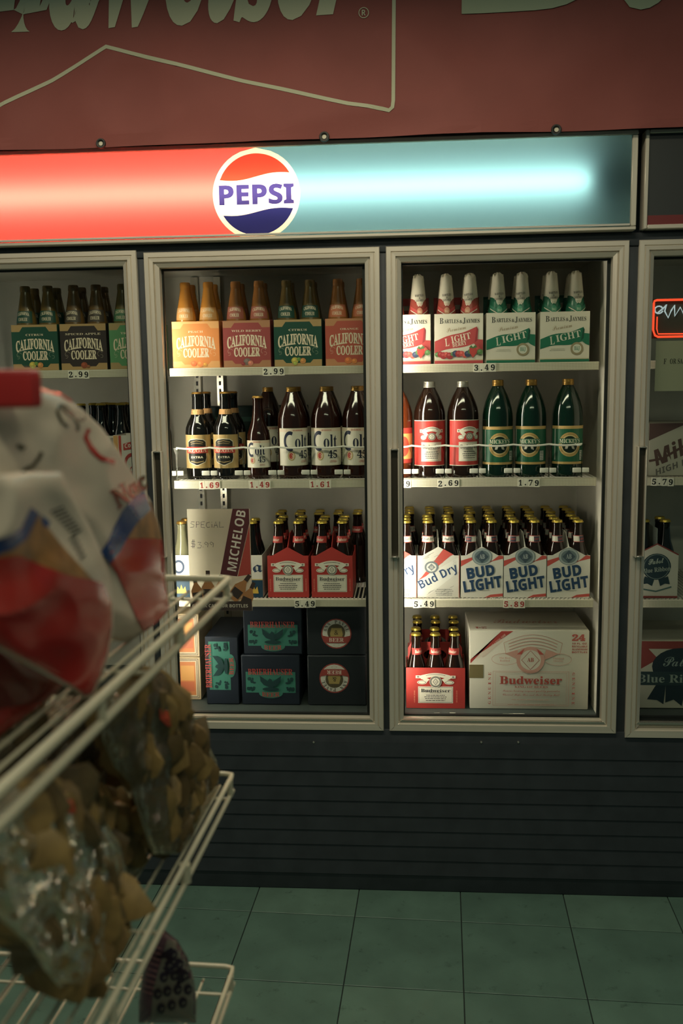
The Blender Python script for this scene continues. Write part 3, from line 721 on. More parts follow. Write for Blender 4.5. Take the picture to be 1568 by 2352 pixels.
# ================================================================== CARTONS
BOARD = mat('paperboard', (150, 112, 74), .7)
def carton_box(w, d, h, m, name='carrier', th=.0012, notch=None):
    g = G(); g.box((-w / 2, 0, 0), (w / 2, th, h), m); g.box((-w / 2, d - th, 0), (w / 2, d, h), m)
    g.box((-w / 2, th, 0), (-w / 2 + th, d - th, h), m); g.box((w / 2 - th, th, 0), (w / 2, d - th, h), m); g.box((-w / 2 + th, th, 0), (w / 2 - th, d - th, th), m)
    return g
def cooler_pack(main, edge, flavor, fruits, fcol=(226, 206, 172)):
    t = thing('drink_carton', 'x', 'carton'); w, d, h = .1425, .140, .137
    mm = ink(main, .5); g = carton_box(w, d, h, mm); g.box((-w / 2 + .002, d / 2 - .001, 0), (w / 2 - .002, d / 2 + .001, h + .006), mm); g.obj('carton_body', t)
    pr = Print(.5); W2 = w / 2 - .0008
    pr.rect(-W2, .0005, W2, h - .0005, edge)
    pr.poly([(-W2, .020), (-.045, .020), (-.036, .010), (.036, .010), (.045, .020), (W2, .020), (W2, .116), (.046, .116), (.036, .130), (-.036, .130), (-.046, .116), (-W2, .116)], main)
    pr.text(flavor, 0, .1065, .009 * len(flavor), .0058, fcol, 'serif')
    pr.text('CALIFORNIA', 0, .0705, .118, .032, fcol, 'serif', arc=.0095, grow=.10, fat=.022)
    pr.text('COOLER', 0, .0445, .078, .0275, fcol, 'serif', fat=.022)
    for s in (-1, 1):
        pr.ring(s * .050, .047, .0065, .0082, [int(a * .6 + b_ * .4) for a, b_ in zip(main, fcol)], a0=20, a1=250); pr.ring(s * .054, .040, .004, .0055, [int(a * .6 + b_ * .4) for a, b_ in zip(main, fcol)], a0=-120, a1=120)
    for x, z, r, c in fruits: pr.ell(x, z, r, r * .92, c); pr.ell(x - r * .25, z + r * .25, r * .45, r * .4, [min(255, int(q * 1.18)) for q in c])
    pr.build('printed_front', t, flat()); return t
def cooler_bottle(main, lab, glass):
    prof = [(0, 0), (.029, 0), (.0315, .004), (.032, .012), (.032, .118), (.0310, .134), (.0285, .156), (.0225, .188), (.0165, .222), (.0145, .236), (.0145, .246), (.0148, .248)]
    t = thing('cooler_bottle', 'x', 'bottle'); body(t, prof, glass, 24)
    g = G(); g.lathe([(.0150, .234), (.0156, .238), (.0152, .249), (.0135, .252), (0, .252)], glass, 18); g.obj('cap', t)
    pr = Print(.45); pr.poly([(-.03, 0), (.03, 0), (.028, .036), (-.028, .036)], lab)
    pr.text('CALIFORNIA', 0, .025, .038, .0095, (226, 208, 176), 'serif', arc=.004); pr.text('COOLER', 0, .011, .028, .010, (226, 208, 176), 'serif')
    pr.build('neck_label', t, cyl(rad(prof), .141), .004, .012); return Kit(t)
fr_pe = [(-.008, .013, .009, (226, 110, 60)), (.012, .012, .010, (232, 130, 66)), (.026, .010, .006, (214, 150, 60))]
fr_wb = [(.0, .016, .011, (120, 104, 96)), (.010, .012, .008, (206, 120, 96)), (-.012, .010, .006, (150, 60, 60))]
fr_ci = [(-.010, .017, .0105, (190, 170, 66)), (.014, .016, .009, (200, 130, 66)), (.002, .021, .006, (100, 140, 60)), (-.009, .009, .006, (160, 170, 70))]
fr_or = [(-.004, .015, .011, (214, 112, 56)), (.014, .013, .008, (220, 128, 60))]
fr_ap = [(.0, .014, .010, (150, 72, 46)), (.013, .010, .005, (140, 84, 50))]
TAN = (176, 140, 86)
packs = [(-.5, None)]
CP = [(83, (28, 76, 58), TAN, 'CITRUS', fr_ci, 'dark green carton of citrus coolers, leftmost behind the far left door', 'g', (30, 70, 56)),
      (194, (56, 46, 44), TAN, 'SPICED APPLE', fr_ap, 'dark brown carton of spiced apple coolers behind the far left door', 'b', (70, 60, 50)),
      (307, (84, 146, 92), (168, 140, 90), 'TROPICAL', fr_ci, 'light green carton half hidden by the far left door frame', 'lg', (60, 110, 74)),
      (451.5, (226, 132, 62), (226, 160, 92), 'PEACH', fr_pe, 'orange carton of peach coolers, leftmost behind the middle door', 'o', (214, 150, 80)),
      (568, (160, 64, 62), (176, 120, 80), 'WILD BERRY', fr_wb, 'dull red carton of wild berry coolers, second behind middle door', 'r', (160, 84, 66)),
      (685, (22, 72, 56), TAN, 'CITRUS', fr_ci, 'dark green carton of citrus coolers, third behind the middle door', 'g', (26, 62, 52)),
      (803, (188, 80, 62), (196, 130, 84), 'ORANGE', fr_or, 'red orange carton of orange coolers, rightmost behind the middle door', 'r', (190, 100, 62))]
cb = {}
GL = {'o': mat('gold_cooler_glass', (196, 132, 56), .2, 0, .6), 'r': mat('amber_cooler_glass', (150, 98, 50), .2, 0, .6), 'g': mat('olive_cooler_glass', (104, 84, 44), .2, 0, .6), 'b': mat('umber_cooler_glass', (104, 78, 44), .2, 0, .6), 'lg': mat('olive_cooler_glass2', (104, 90, 48), .2, 0, .6)}
z1 = zs[0] + .001
for px, main, edge, fl_, fr, lab, gk, lc_ in CP:
    t = cooler_pack(main, edge, fl_, fr); x = P(px, 838, YP).x; t.location = (x, YP, z1); t['label'] = lab; t['group'] = 'cooler cartons on the top shelf'
    if fl_ + gk not in cb: cb[fl_ + gk] = cooler_bottle(main, lc_, GL[gk])
    for r in (0, 1):
        for c in (0, 1):
            cb[fl_ + gk].put(x - .035 + .07 * c, YP + .0355 + .069 * r, z1 + .0015, 'tapered bottle, %s %s in the %s carton behind the %s door' % (('front', 'rear')[r], ('left', 'right')[c], fl_.lower(), 'far left' if px < 340 else 'middle'), 'cooler bottles', .1 * c - .05)
# --- wine cooler cartons in the right bay
BJI = (60, 62, 58)
def wavy(pr, x0, x1, yl, yr, th0, th1, col, n=14, amp=.006):
    up = []; dn_ = []
    for i in range(n + 1):
        f = i / n; x = x0 + (x1 - x0) * f; y = yl + (yr - yl) * (3 * f * f - 2 * f ** 3) + amp * math.sin(f * math.pi * 2)
        th = th0 + (th1 - th0) * f; up.append((x, y + th / 2)); dn_.append((x, y - th / 2))
    pr.poly(up + dn_[::-1], col); return up, dn_
def wine_pack(red):
    t = thing('drink_carton', 'x', 'carton'); w, d, h = .1415, .14, .144; main = (214, 206, 184); rc = (190, 66, 66) if red else (24, 110, 78)
    bd = ink((176, 62, 60) if red else (26, 88, 66), .5)
    g = carton_box(w, d, h, ink(main, .5)); g.box((-w / 2 + .002, d - .004, h - .02), (w / 2 - .002, d - .0025, h + .022), bd); g.box((-w / 2 + .002, d - .004, h + .036), (w / 2 - .002, d - .0025, h + .058), bd)
    for s in (-1, 1): g.box((s * (w / 2 - .008) - .006, d - .004, h + .022), (s * (w / 2 - .008) + .006, d - .0025, h + .036), bd)
    g.obj('carton_body', t)
    pr = Print(.5); W2 = w / 2 - .0006; pr.rect(-W2, .0005, W2, h - .0005, main)
    pr.text('B', -.050, .124, .011, .0165, BJI, 'serif'); pr.text('ARTLES', -.022, .1225, .042, .0115, BJI, 'serif'); pr.text('&', .006, .1215, .008, .009, BJI, 'sans'); pr.text('J', .0155, .123, .008, .0175, BJI, 'serif'); pr.text('AYMES', .040, .1225, .040, .0115, BJI, 'serif')
    pr.text('Premium', -.008, .101, .056, .0125, (170, 150, 120), 'script', rot=10)
    if red:
        wavy(pr, -W2, .052, .048, .083, .034, .046, rc); pr.poly([(.052, .070), (W2, .068), (W2, .036), (.058, .040), (.044, .058)], rc); pr.poly([(.052, .106), (.056, .098), (.054, .066), (.046, .060)], (156, 50, 52))
        pr.text('L', -.034, .062, .012, .022, (226, 204, 180), 'serif', rot=6); pr.text('IGHT', .006, .075, .058, .019, (226, 204, 180), 'serif', rot=12); pr.text('BERRY', .002, .0575, .042, .0125, (226, 204, 180), 'serif', rot=10)
        random.seed(3)
        for i in range(15):
            x = -.062 + i * .0088; y = .026 + (.012 if i > 10 else 0) * random.random() + random.uniform(-.004, .005); r = random.uniform(.006, .0105)
            c = random.choice([(180, 58, 56), (196, 76, 66), (52, 62, 92), (166, 48, 52), (84, 122, 66)]); pr.ell(x, y, r, r * .95, c); pr.ell(x - r * .2, y + r * .25, r * .4, r * .35, [min(255, q + 30) for q in c])
        pr.poly([(.030, .046), (.052, .048), (.050, .028), (.041, .016), (.032, .030)], (190, 60, 54)); pr.poly([(.030, .046), (.036, .053), (.041, .047), (.048, .054), (.053, .047), (.042, .043)], (70, 110, 60))
        pr.rect(-W2, .0005, W2, .009, rc); pr.rect(-W2, .010, W2, .0115, (204, 180, 130))
    else:
        wavy(pr, -W2, .052, .052, .079, .028, .040, rc); pr.poly([(.052, .082), (W2, .080), (W2, .046), (.058, .052), (.046, .062)], rc); pr.poly([(.052, .100), (.056, .092), (.054, .068), (.046, .060)], (16, 76, 56))
        pr.text('L', -.036, .062, .013, .023, (206, 204, 180), 'serif', rot=6); pr.text('IGHT', .010, .074, .072, .020, (206, 204, 180), 'serif', rot=12)
        pr.smallprint(-.02, .038, .05, 2, .004, (150, 150, 130), .0009)
        pr.ring(.035, .038, .0125, .0185, (150, 136, 100)); pr.ell(.035, .038, .0125, .0125, (206, 206, 186)); pr.text('B&J', .035, .038, .015, .013, (60, 130, 104), 'serif')
        pr.rect(-W2, .0005, W2, .0075, rc); pr.rect(-W2, .009, W2, .0105, (190, 180, 130))
    pr.build('printed_front', t, flat()); return t
def wine_bottle(red):
    prof = [(0, 0), (.029, 0), (.0315, .004), (.032, .012), (.032, .118), (.0312, .132), (.0290, .150), (.0255, .170), (.0205, .205), (.0165, .240), (.0160, .244)]
    t = thing('wine_cooler_bottle', 'x', 'bottle'); body(t, prof, mat('cooler_glass_rose', (150, 70, 60), .2) if red else mat('cooler_glass_green', (40, 100, 76), .2), 24)
    g = G(); n = 24; rings = [(.0262, .168), (.0212, .204), (.0172, .240), (.0165, .247), (.0150, .252), (.008, .257), (0, .2575)]
    vs = []; fs = []
    for k, (r, z) in enumerate(rings):
        for i in range(n):
            a = 2 * math.pi * i / n; q = r * (1 + (.07 * math.sin(7 * a + k) if k >= 3 else 0)); zz = z + (.004 * math.sin(5 * a + 2 * k) if k >= 4 else 0) - (.012 * abs(math.sin(a)) if k == 0 else 0)
            vs.append((q * math.sin(a), -q * math.cos(a), zz))
    for k in range(len(rings) - 1):
        for i in range(n): fs.append((k * n + i, k * n + (i + 1) % n, (k + 1) * n + (i + 1) % n, (k + 1) * n + i))
    g.add(vs, fs, ink((216, 206, 182), .4), True); g.obj('neck_foil', t)
    rr_ = rad([(.032, .118), (.0314, .132), (.0292, .150), (.0264, .168), (.0212, .204), (.0172, .240)])
    rc = (186, 60, 58) if red else (26, 104, 76); pr = Print(.4)
    pr.poly([(-.030, .012), (0, -.006), (.030, .012), (.030, .022), (0, .004), (-.030, .022)], rc)
    pr.poly([(-.030, .009), (0, -.009), (.030, .009), (.030, .0115), (0, -.0065), (-.030, .0115)], (216, 206, 182))
    pr.ell(0, .005, .0085, .011, (190, 120, 90) if red else (60, 140, 106)); pr.text('B&J', 0, .004, .011, .008, (226, 196, 160) if red else (180, 206, 176), 'serif')
    pr.text('BARTLES', 0, .052, .026, .0065, BJI, 'serif', rot=4); pr.text('&', 0, .0445, .004, .005, BJI); pr.text('JAYMES', 0, .037, .024, .0065, BJI, 'serif', rot=4)
    pr.smallprint(0, .027, .02, 2, .0035, rc, .0008)
    pr.build('neck_label', t, cyl(rr_, .146), .004, .008); return Kit(t)
wk = {r: Kit(wine_pack(r)) for r in (True, False)}; wb_ = {r: wine_bottle(r) for r in (True, False)}
for i, (px, red, lab, short) in enumerate(((933.5, True, 'white carton with red berry ribbon, half hidden by the right door frame', 'red ribbon carton at the frame'), (1053, True, 'white carton with full red berry ribbon, second from left on its shelf', 'second red ribbon carton'),
        (1172, False, 'white carton with green ribbon, left of the two green ones', 'left green ribbon carton'), (1295.5, False, 'white carton with green ribbon, rightmost on its shelf', 'right green ribbon carton'))):
    x = P(px, 832, YP).x; wk[red].put(x, YP, z1, lab, 'white wine cooler cartons')
    for r in (0, 1):
        for c in (0, 1):
            if r == 1 and random.random() < .0: continue
            wb_[red].put(x - .035 + .07 * c, YP + .036 + .066 * r, z1 + .0015, 'white foil-necked bottle, %s %s in the %s' % (('front', 'rear')[r], ('left', 'right')[c], short), 'foil-necked bottles', random.uniform(-.35, .35))
# --- six-pack carriers
def carrier(w, d, h, peak, board, front, handle_h, long_side=False):
    t = thing('six_pack_carrier', 'x', 'six-pack'); th = .0013; m = board; g = G()
    for y in (0, d - th):
        pts = [(-w / 2, 0), (w / 2, 0), (w / 2, h)] + ([(.02 + 0, h + peak * .62), (0, h + peak), (-.02, h + peak * .62)] if peak else []) + [(-w / 2, h)]
        if peak: pts = [(-w / 2, 0), (w / 2, 0), (w / 2, h - .001), (w * .38, h - .001), (0, h + peak), (-w * .38, h - .001), (-w / 2, h - .001)]
        g.prism(pts, y, y + th, m)
    g.box((-w / 2, th, 0), (-w / 2 + th, d - th, h * .96), m); g.box((w / 2 - th, th, 0), (w / 2, d - th, h * .96), m); g.box((-w / 2 + th, th, 0), (w / 2 - th, d - th, th), m)
    g.obj('carrier_body', t); g = G()
    if long_side:      # handle panel runs left-right with an oval grip hole
        n = 24; y0, y1 = d / 2 - .0013, d / 2 + .0013; zt, zc, rx, rz = handle_h, handle_h - .052, .036, .019
        out = []; inn = []
        for i in range(n):
            a = 2 * math.pi * i / n; ca, sa = math.cos(a), math.sin(a); k = min((w / 2 - .006) / max(abs(ca), 1e-6), (.042) / max(abs(sa), 1e-6)); 
            out.append((ca * k, zc + sa * k)); inn.append((ca * rx, zc + sa * rz))
        vs = [(x, y0, z) for x, z in out] + [(x, y0, z) for x, z in inn] + [(x, y1, z) for x, z in out] + [(x, y1, z) for x, z in inn]; fs = []
        for i in range(n):
            j = (i + 1) % n; fs += [(i, j, n + j, n + i), (2 * n + j, 2 * n + i, 3 * n + i, 3 * n + j), (i, 2 * n + i, 2 * n + j, j), (n + i, n + j, 3 * n + j, 3 * n + i)]
        g.add(vs, fs, m); g.box((-w / 2 + .006, y0, .004), (w / 2 - .006, y1, zc - .042), m)
    else:
        prof = [(th, .004), (d - th, .004), (d - th, h + peak * .9), (d * .66, handle_h), (d * .34, handle_h), (.004, h + peak * .96), (th, h + peak * .9)]
        vs = [(-.0011, y, z) for y, z in prof] + [(.0011, y, z) for y, z in prof]; n = len(prof)
        fs = [tuple(range(n)), tuple(range(2 * n - 1, n - 1, -1))] + [(i, i + n, (i + 1) % n + n, (i + 1) % n) for i in range(n)]
        g.add(vs, fs, m)
    g.obj('handle_panel', t); front.build('printed_front', t, flat()); return Kit(t)
REDB = ink((184, 52, 46), .45); WHB = ink((206, 202, 186), .5)
CW, CD, CH = .1265, .186, .131
def bud_front(w, h, pk):
    pr = Print(.45); bud_panel(pr, w, h * .98, (186, 52, 46), CRM, INK, .004)
    for s in (-1, 1): pr.text('GENUINE', s * w * .435, h * .30, h * .30, w * .022, (226, 150, 120), 'serif', rot=90 * -s)
    return pr
bud_end = carrier(CW, CD, CH, .026, REDB, bud_front(CW, CH, .03), CH + .060)
bud_long = carrier(.182, .126, .130, 0, REDB, bud_front(.150, .130, 0), .205, True)
def dry_front():
    w, h = CW, CH; pr = Print(.5)
    pts = [(-w * .38, h - .001), (0, h + .026), (w * .38, h - .001), (w / 2, h - .001), (w / 2, 0), (-w / 2, 0), (-w / 2, h - .001)]
    pr.poly(pts, (204, 200, 186)); random.seed(11)
    pr.poly([(-w / 2, .052), (-w * .40, .064), (w * .12, .150), (w * .36, .133), (w * .28, .128), (-w * .30, .066)], (196, 76, 66))
    pr.poly([(-w / 2, .006), (-w / 2, .050), (w * .46, .124), (w / 2, .118), (w / 2, .082), (-w * .30, .0)], (214, 212, 200))
    for i in range(34):
        a = random.uniform(-w / 2, w * .38); b_ = random.uniform(.004, h * 1.0); l = random.uniform(.008, .022)
        if b_ > .2 * h and b_ < .75 * h and random.random() < .75: continue
        pr.line([(a, b_), (a + l * .85, b_ + l * .42)], .0009, (120, 118, 112), i > 0)
    pr.ell(-.021, .094, .0215, .0185, (206, 204, 192)); pr.ring(-.021, .094, .015, .021, (110, 118, 122), asp=.88); pr.poly([(-.021, .106), (-.009, .094), (-.021, .083), (-.033, .094)], (120, 126, 128)); pr.text('AB', -.021, .094, .010, .009, (206, 204, 192), 'serif')
    pr.text('Bud Dry', .0, .064, .126, .036, (44, 70, 112), 'bold', rot=27, fat=-.008)
    pr.smallprint(.018, .026, .06, 4, .006, (96, 100, 100), .0014); pr.line([(w / 2 - .0008, 0), (w / 2 - .0008, h)], .0016, (186, 80, 64)); return pr
def lite_front():
    w, h = CW, CH; pr = Print(.5)
    pts = [(-w * .38, h - .001), (0, h + .026), (w * .38, h - .001), (w / 2, h - .001), (w / 2, 0), (-w / 2, 0), (-w / 2, h - .001)]
    pr.poly(pts, (204, 200, 186)); rd = (190, 72, 62)
    pr.poly([(-w / 2, .096), (-w * .2, .118), (-w * .2, .126), (-w / 2, .114)], rd); pr.poly([(w * .18, .108), (w * .40, .130), (w / 2, .128), (w / 2, .120), (w * .24, .112), (w * .2, .116)], rd)
    pr.poly([(w * .06, .0), (w / 2, .004), (w / 2, .013), (w * .2, .009)], rd)
    pr.ell(0, .126, .030, .026, (96, 112, 116)); pr.ring(0, .126, .023, .0285, (150, 160, 158), asp=.86); pr.poly([(0, .146), (.019, .126), (0, .107), (-.019, .126)], (60, 76, 86)); pr.text('AB', 0, .127, .016, .014, (160, 170, 166), 'serif')
    pr.text('BUD', -.004, .080, .084, .034, (34, 62, 96), 'bold', rot=9, fat=.025); pr.text('LIGHT', .002, .042, .116, .036, (34, 62, 96), 'bold', rot=9, fat=.02)
    pr.smallprint(.01, .022, .04, 1, .004, (120, 120, 110), .001); return pr
dry_k = carrier(CW, CD, CH, .026, WHB, dry_front(), CH + .060); lite_k = carrier(CW, CD, CH, .026, WHB, lite_front(), CH + .060)
nk_bud = longneck('Budweiser', (240, 222, 200), (188, 54, 48)); nk_dry = longneck('Bud Dry', (70, 74, 84), (214, 208, 192), edge=(190, 70, 60)); nk_lite = longneck('', (0, 0, 0), (206, 202, 188), edge=(170, 60, 54))
pr = Print(.4); pr.rect(-.008, -.0075, .010, .0075, (52, 60, 76)); pr.text('LIGHT', .001, 0, .014, .006, (190, 70, 60), 'bold'); pr.build('neck_emblem', nk_lite.root, cyl(lambda z: rad(LN)(z) + .001, .176), .004)
def fill(kit, x, y, z, nx, ny, desc, grp, y0=.0325, px_=.0616, dy=.0605):
    rows = ['front row', 'middle row', 'back row']
    for r in range(ny):
        for c in range(nx):
            pos = (['left', 'right'] if nx == 2 else ['left', 'middle', 'right'])[c]
            kit.put(x + (c - (nx - 1) / 2) * px_, y + y0 + dy * r, z + .0015, 'gold-capped brown bottle, %s %s in the %s' % (rows[r] if ny == 3 else ('front row', 'rear row')[r], pos, desc), grp, random.uniform(-.7, .7))
z3 = zs[2] + .001
for px, d in ((662.5, 'left red six-pack'), (763, 'right red six-pack')):
    x = P(px, 1368, YP).x; bud_end.put(x, YP, z3, 'red beer six-pack with white label panel, %s of the pair, middle door' % d.split()[0], 'red six-packs, middle door'); fill(nk_bud, x, YP, z3, 2, 3, d + ', middle door', 'bottles in the red six-packs')
for i, (px, k, nk, lab, d) in enumerate(((909, dry_k, nk_dry, 'white six-pack with diagonal blue script, cut by right door frame', 'white six-pack cut by the frame'), (1006.5, dry_k, nk_dry, 'white six-pack with full diagonal blue script and red stripe', 'full white diagonal-script six-pack'),
        (1106, lite_k, nk_lite, 'white six-pack with blue capitals, first of the three', 'first blue-capital six-pack'), (1204.5, lite_k, nk_lite, 'white six-pack with blue capitals, second of the three', 'second blue-capital six-pack'), (1304, lite_k, nk_lite, 'white six-pack with blue capitals, rightmost beside the jamb', 'rightmost blue-capital six-pack'))):
    x = P(px, 1372, YP).x; k.put(x, YP, z3, lab, 'white six-packs on the third shelf'); fill(nk, x, YP, z3, 2, 3, d, 'bottles in the white six-packs')
    x2 = x + .012
    for r in range(3):
        for c in (0, 1):
            if x2 - .03 + c * .0615 > .545: continue
            nk.put(x2 - .03 + c * .0615, YP + .2 + .0615 * r + .04, z3, 'brown bottle standing far back behind the %s, %s %s' % (d, ('near', 'mid', 'far')[r], ('left', 'right')[c]), 'bottles behind the white six-packs', random.uniform(-.7, .7))
for i in range(5):
    x = P(614 + i * 47.5, 1368, YP).x + .012
    for r in range(2): nk_bud.put(x, YP + .235 + .0615 * r, z3, 'brown bottle standing behind the two red six-packs, %s from left, %s row' % (ORD[i], ('nearer', 'farther')[r]), 'bottles behind the red six-packs', random.uniform(-.7, .7))
# bottom of the right bay: long-side red six-packs and the big case
zb0 = zdeck + .001; yq = YP + .014
x = P(1000, 1618, yq).x
bud_long.put(x, yq, zb0, 'red beer six-pack standing broadside on the cooler deck, front one', 'red six-packs on the deck'); fill(nk_bud, x, yq, zb0, 3, 2, 'front red six-pack on the deck', 'bottles in the deck six-packs', y0=.0315, px_=.0595, dy=.063)
bud_long.put(x + .006, yq + .15, zb0, 'red beer six-pack on the cooler deck, behind the front one', 'red six-packs on the deck'); fill(nk_bud, x + .006, yq + .15, zb0, 3, 2, 'rear red six-pack on the deck', 'bottles in the deck six-packs', y0=.0315, px_=.0595, dy=.063)
xl, xr = P(1078, 1610, yq).x, P(1350, 1610, yq).x; cw = xr - xl; chh = P(1200, 1449, yq).z - zdeck; cdp = .235
t = thing('beer_case', 'large white cardboard beer case with red print and tape, on the deck', 'case', ((xl + xr) / 2, yq, zb0))
CB = ink((206, 200, 182), .6); g = G(); g.rbox((-cw / 2, 0, 0), (cw / 2, cdp, chh), CB, .0025, 2); g.obj('case_body', t)
pr = Print(.6); R1 = (190, 86, 76); R0 = (204, 150, 132)
h = chh
pr.poly([(-cw / 2 + .002, h * .58), (-cw / 2 + .002, h * .63), (-cw * .135, h - .002), (-cw * .235, h - .002)], (186, 62, 54))
pr.text('NOT TO BE SOLD AT A TOTAL CASE', -cw * .318, h * .80, .112, .006, (226, 190, 170), 'bold', rot=42); pr.text('POSSIBLE BOTTLES ONLY', -cw * .306, h * .775, .085, .006, (226, 190, 170), 'bold', rot=42)
pr.text('24', cw * .41, h * .915, .040, .021, R1, 'serif', fat=.03)
for i, s in enumerate(('10 FL. OZ.', 'RECYCLABLE', 'ALUMINUM', 'BOTTLES')): pr.text(s, cw * .42, h * (.84 - i * .036), .046, .0058, R1, 'bold')
cx_ = cw * .02; top = [(cx_ - cw * .235 + cw * .49 * i / 14, h * (.845 + .105 * math.sin(math.pi * i / 14))) for i in range(15)]; bot = [(cx_ - cw * .215 + cw * .45 * i / 14, h * (.70 + .09 * math.sin(math.pi * i / 14))) for i in range(15)]
pr.line(top, .0014, R0); pr.line(bot, .0014, R0, True); pr.line([top[0], bot[0]], .0014, R0, True); pr.line([top[-1], bot[-1]], .0014, R0, True)
for k_ in (.25, .5, .75): pr.line([(a[0] + (b_[0] - a[0]) * k_, a[1] + (b_[1] - a[1]) * k_) for a, b_ in zip(top[1:-1], bot[1:-1])], .0022, R0, True)
for s in (-1, 1):
    pr.poly([(cx_ + s * cw * .225, h * .71), (cx_ + s * cw * .12, h * .76), (cx_ + s * cw * .09, h * .62)], R0)
    q = [(cx_ + s * cw * .22 + cw * .115 * math.cos(a * math.pi / 9), h * .64 + h * .075 * math.sin(a * math.pi / 9)) for a in range(18)]; pr.line(q, .0012, R0, closed=True)
    pr.text(('The Best', 'Premium')[s > 0], cx_ + s * cw * .225, h * .655, .034, .006, R0, 'serif'); pr.text(('Bottled', 'Quality')[s > 0], cx_ + s * cw * .225, h * .62, .030, .006, R0, 'serif')
pr.ell(cx_ - cw * .01, h * .63, cw * .118, cw * .118, (206, 196, 178)); pr.ring(cx_ - cw * .01, h * .63, cw * .088, cw * .118, R0); q = cw * .078
pr.poly([(cx_ - cw * .01 + a * q, h * .63 + b_ * q * 1.05) for a, b_ in ((0, 1), (.95, 0), (0, -1), (-.95, 0))], (206, 196, 178)); pr.line([(cx_ - cw * .01 + a * q, h * .63 + b_ * q * 1.05) for a, b_ in ((0, 1), (.95, 0), (0, -1), (-.95, 0))], .0016, R1, closed=True)
for sx in (-1, 1): pr.poly([(cx_ - cw * .01 + sx * cw * .115, h * .63 + cw * .05), (cx_ - cw * .01 + sx * cw * .05, h * .63 + cw * .10), (cx_ - cw * .01 + sx * cw * .075, h * .63 + cw * .05)], (190, 80, 70))
pr.text('AB', cx_ - cw * .01, h * .635, .020, .013, R1, 'serif')
pr.text('Budweiser', cx_ - cw * .005, h * .375, cw * .525, h * .105, (178, 70, 58), 'serif', fat=.008); pr.text('KING OF BEERS', cx_, h * .29, cw * .28, .0062, R1, 'serif')
for i in range(2): pr.text(('Famous brewing original quality guarantee', 'Choicest Hops, Rice and Best Barley Malt')[i], cx_, h * (.235 - i * .05), cw * .48, .0085, R1, 'script')
pr.smallprint(cx_, h * .125, cw * .42, 2, h * .06, R0, .0016)
pr.frame(cx_ - cw * .325, h * .05, cx_ + cw * .315, h * .49, .0011, R0); pr.frame(cx_ - cw * .305, h * .068, cx_ + cw * .295, h * .475, .0007, R0)
for s in (-1, 1):
    for i, ch in enumerate('GENUINE'): pr.text(ch, cx_ + s * cw * .352, h * (.085 + i * .062) if s < 0 else h * (.46 - i * .062), .0095, .0085, R1, 'serif', rot=90 * -s)
pr.build('printed_front', t, flat())
g = G(); g.rbox((-cw / 2 - .001, -.0012, h * .395), (-cw * .385, 0.0, h * .565), mat('brown_tape', (126, 112, 78), .35), .0004, 1); g.obj('tape', t)
pr = Print(.6); pr.text('Budweiser', 0, .11, .20, .05, R0, 'script', rot=0); pr.text('24', -cw * .40, .030, .036, .022, R1, 'serif', rot=180); pr.build('printed_top', t, lambda u, v, l: (u, v, h + .0004 + l * EPS))
# ================================================================== middle bay, third shelf left: pale carton and bottles
def plain_bottle(prof, glass, capm, n=24):
    t = thing('beer_bottle', 'x', 'bottle'); body(t, prof, glass, n); crown(t, .0142, .225, capm); return Kit(t)
pb = plain_bottle(LN, CLEARG, GOLDD); db = plain_bottle(LN, DARKG, GOLD)
t = thing('beer_carton', 'white carton with blue and yellow bottom band, behind the special-price poster', 'carton')
x0, x1 = P(392, 1368, YP).x, P(604, 1368, YP).x; w = x1 - x0; t.location = ((x0 + x1) / 2, YP, z3)
g = carton_box(w, .2, .132, ink((206, 202, 188), .5)); g.obj('carton_body', t)
pr = Print(.5); pr.rect(-w / 2, .0, w / 2, .054, (26, 60, 84)); pr.rect(-w / 2, .054, w / 2, .057, (190, 160, 80))
pr.text('Corona', .045, .096, .20, .036, (30, 52, 84), 'frak'); pr.ring(-w * .40, .096, .012, .018, (30, 52, 84), asp=1.2)
for s, c in ((-.38, 0), (.40, 1)):
    pr.poly([(w * s - .016, .012), (w * s - .012, .034), (w * s - .005, .024), (w * s, .040), (w * s + .005, .024), (w * s + .012, .034), (w * s + .016, .012)], (206, 166, 60))
pr.build('printed_front', t, flat())
for i in range(4):
    for r in range(2):
        kit = pb if i == 0 else db
        kit.put(x0 + .034 + i * (w - .068) / 3, YP + .035 + r * .062, z3 + .0015, ('pale clear' if i == 0 else 'dark') + ' bottle in the white carton behind poster, %s column, %s row' % (ORD[i], ('front', 'rear')[r]), 'bottles in the white blue-banded carton')
# dark green case at the back of the second shelf, middle bay
t = thing('bottle_case', 'dark green cardboard case at the back of the second shelf, middle door', 'case', (-.52, .40, z2))
g = G(); g.rbox((-.16, 0, 0), (.19, .12, .215), ink((22, 48, 42), .6), .003, 1); g.obj('case_body', t); pr = Print(.6); pr.rect(-.155, .165, .185, .18, (44, 88, 74)); pr.build('printed_front', t, flat())
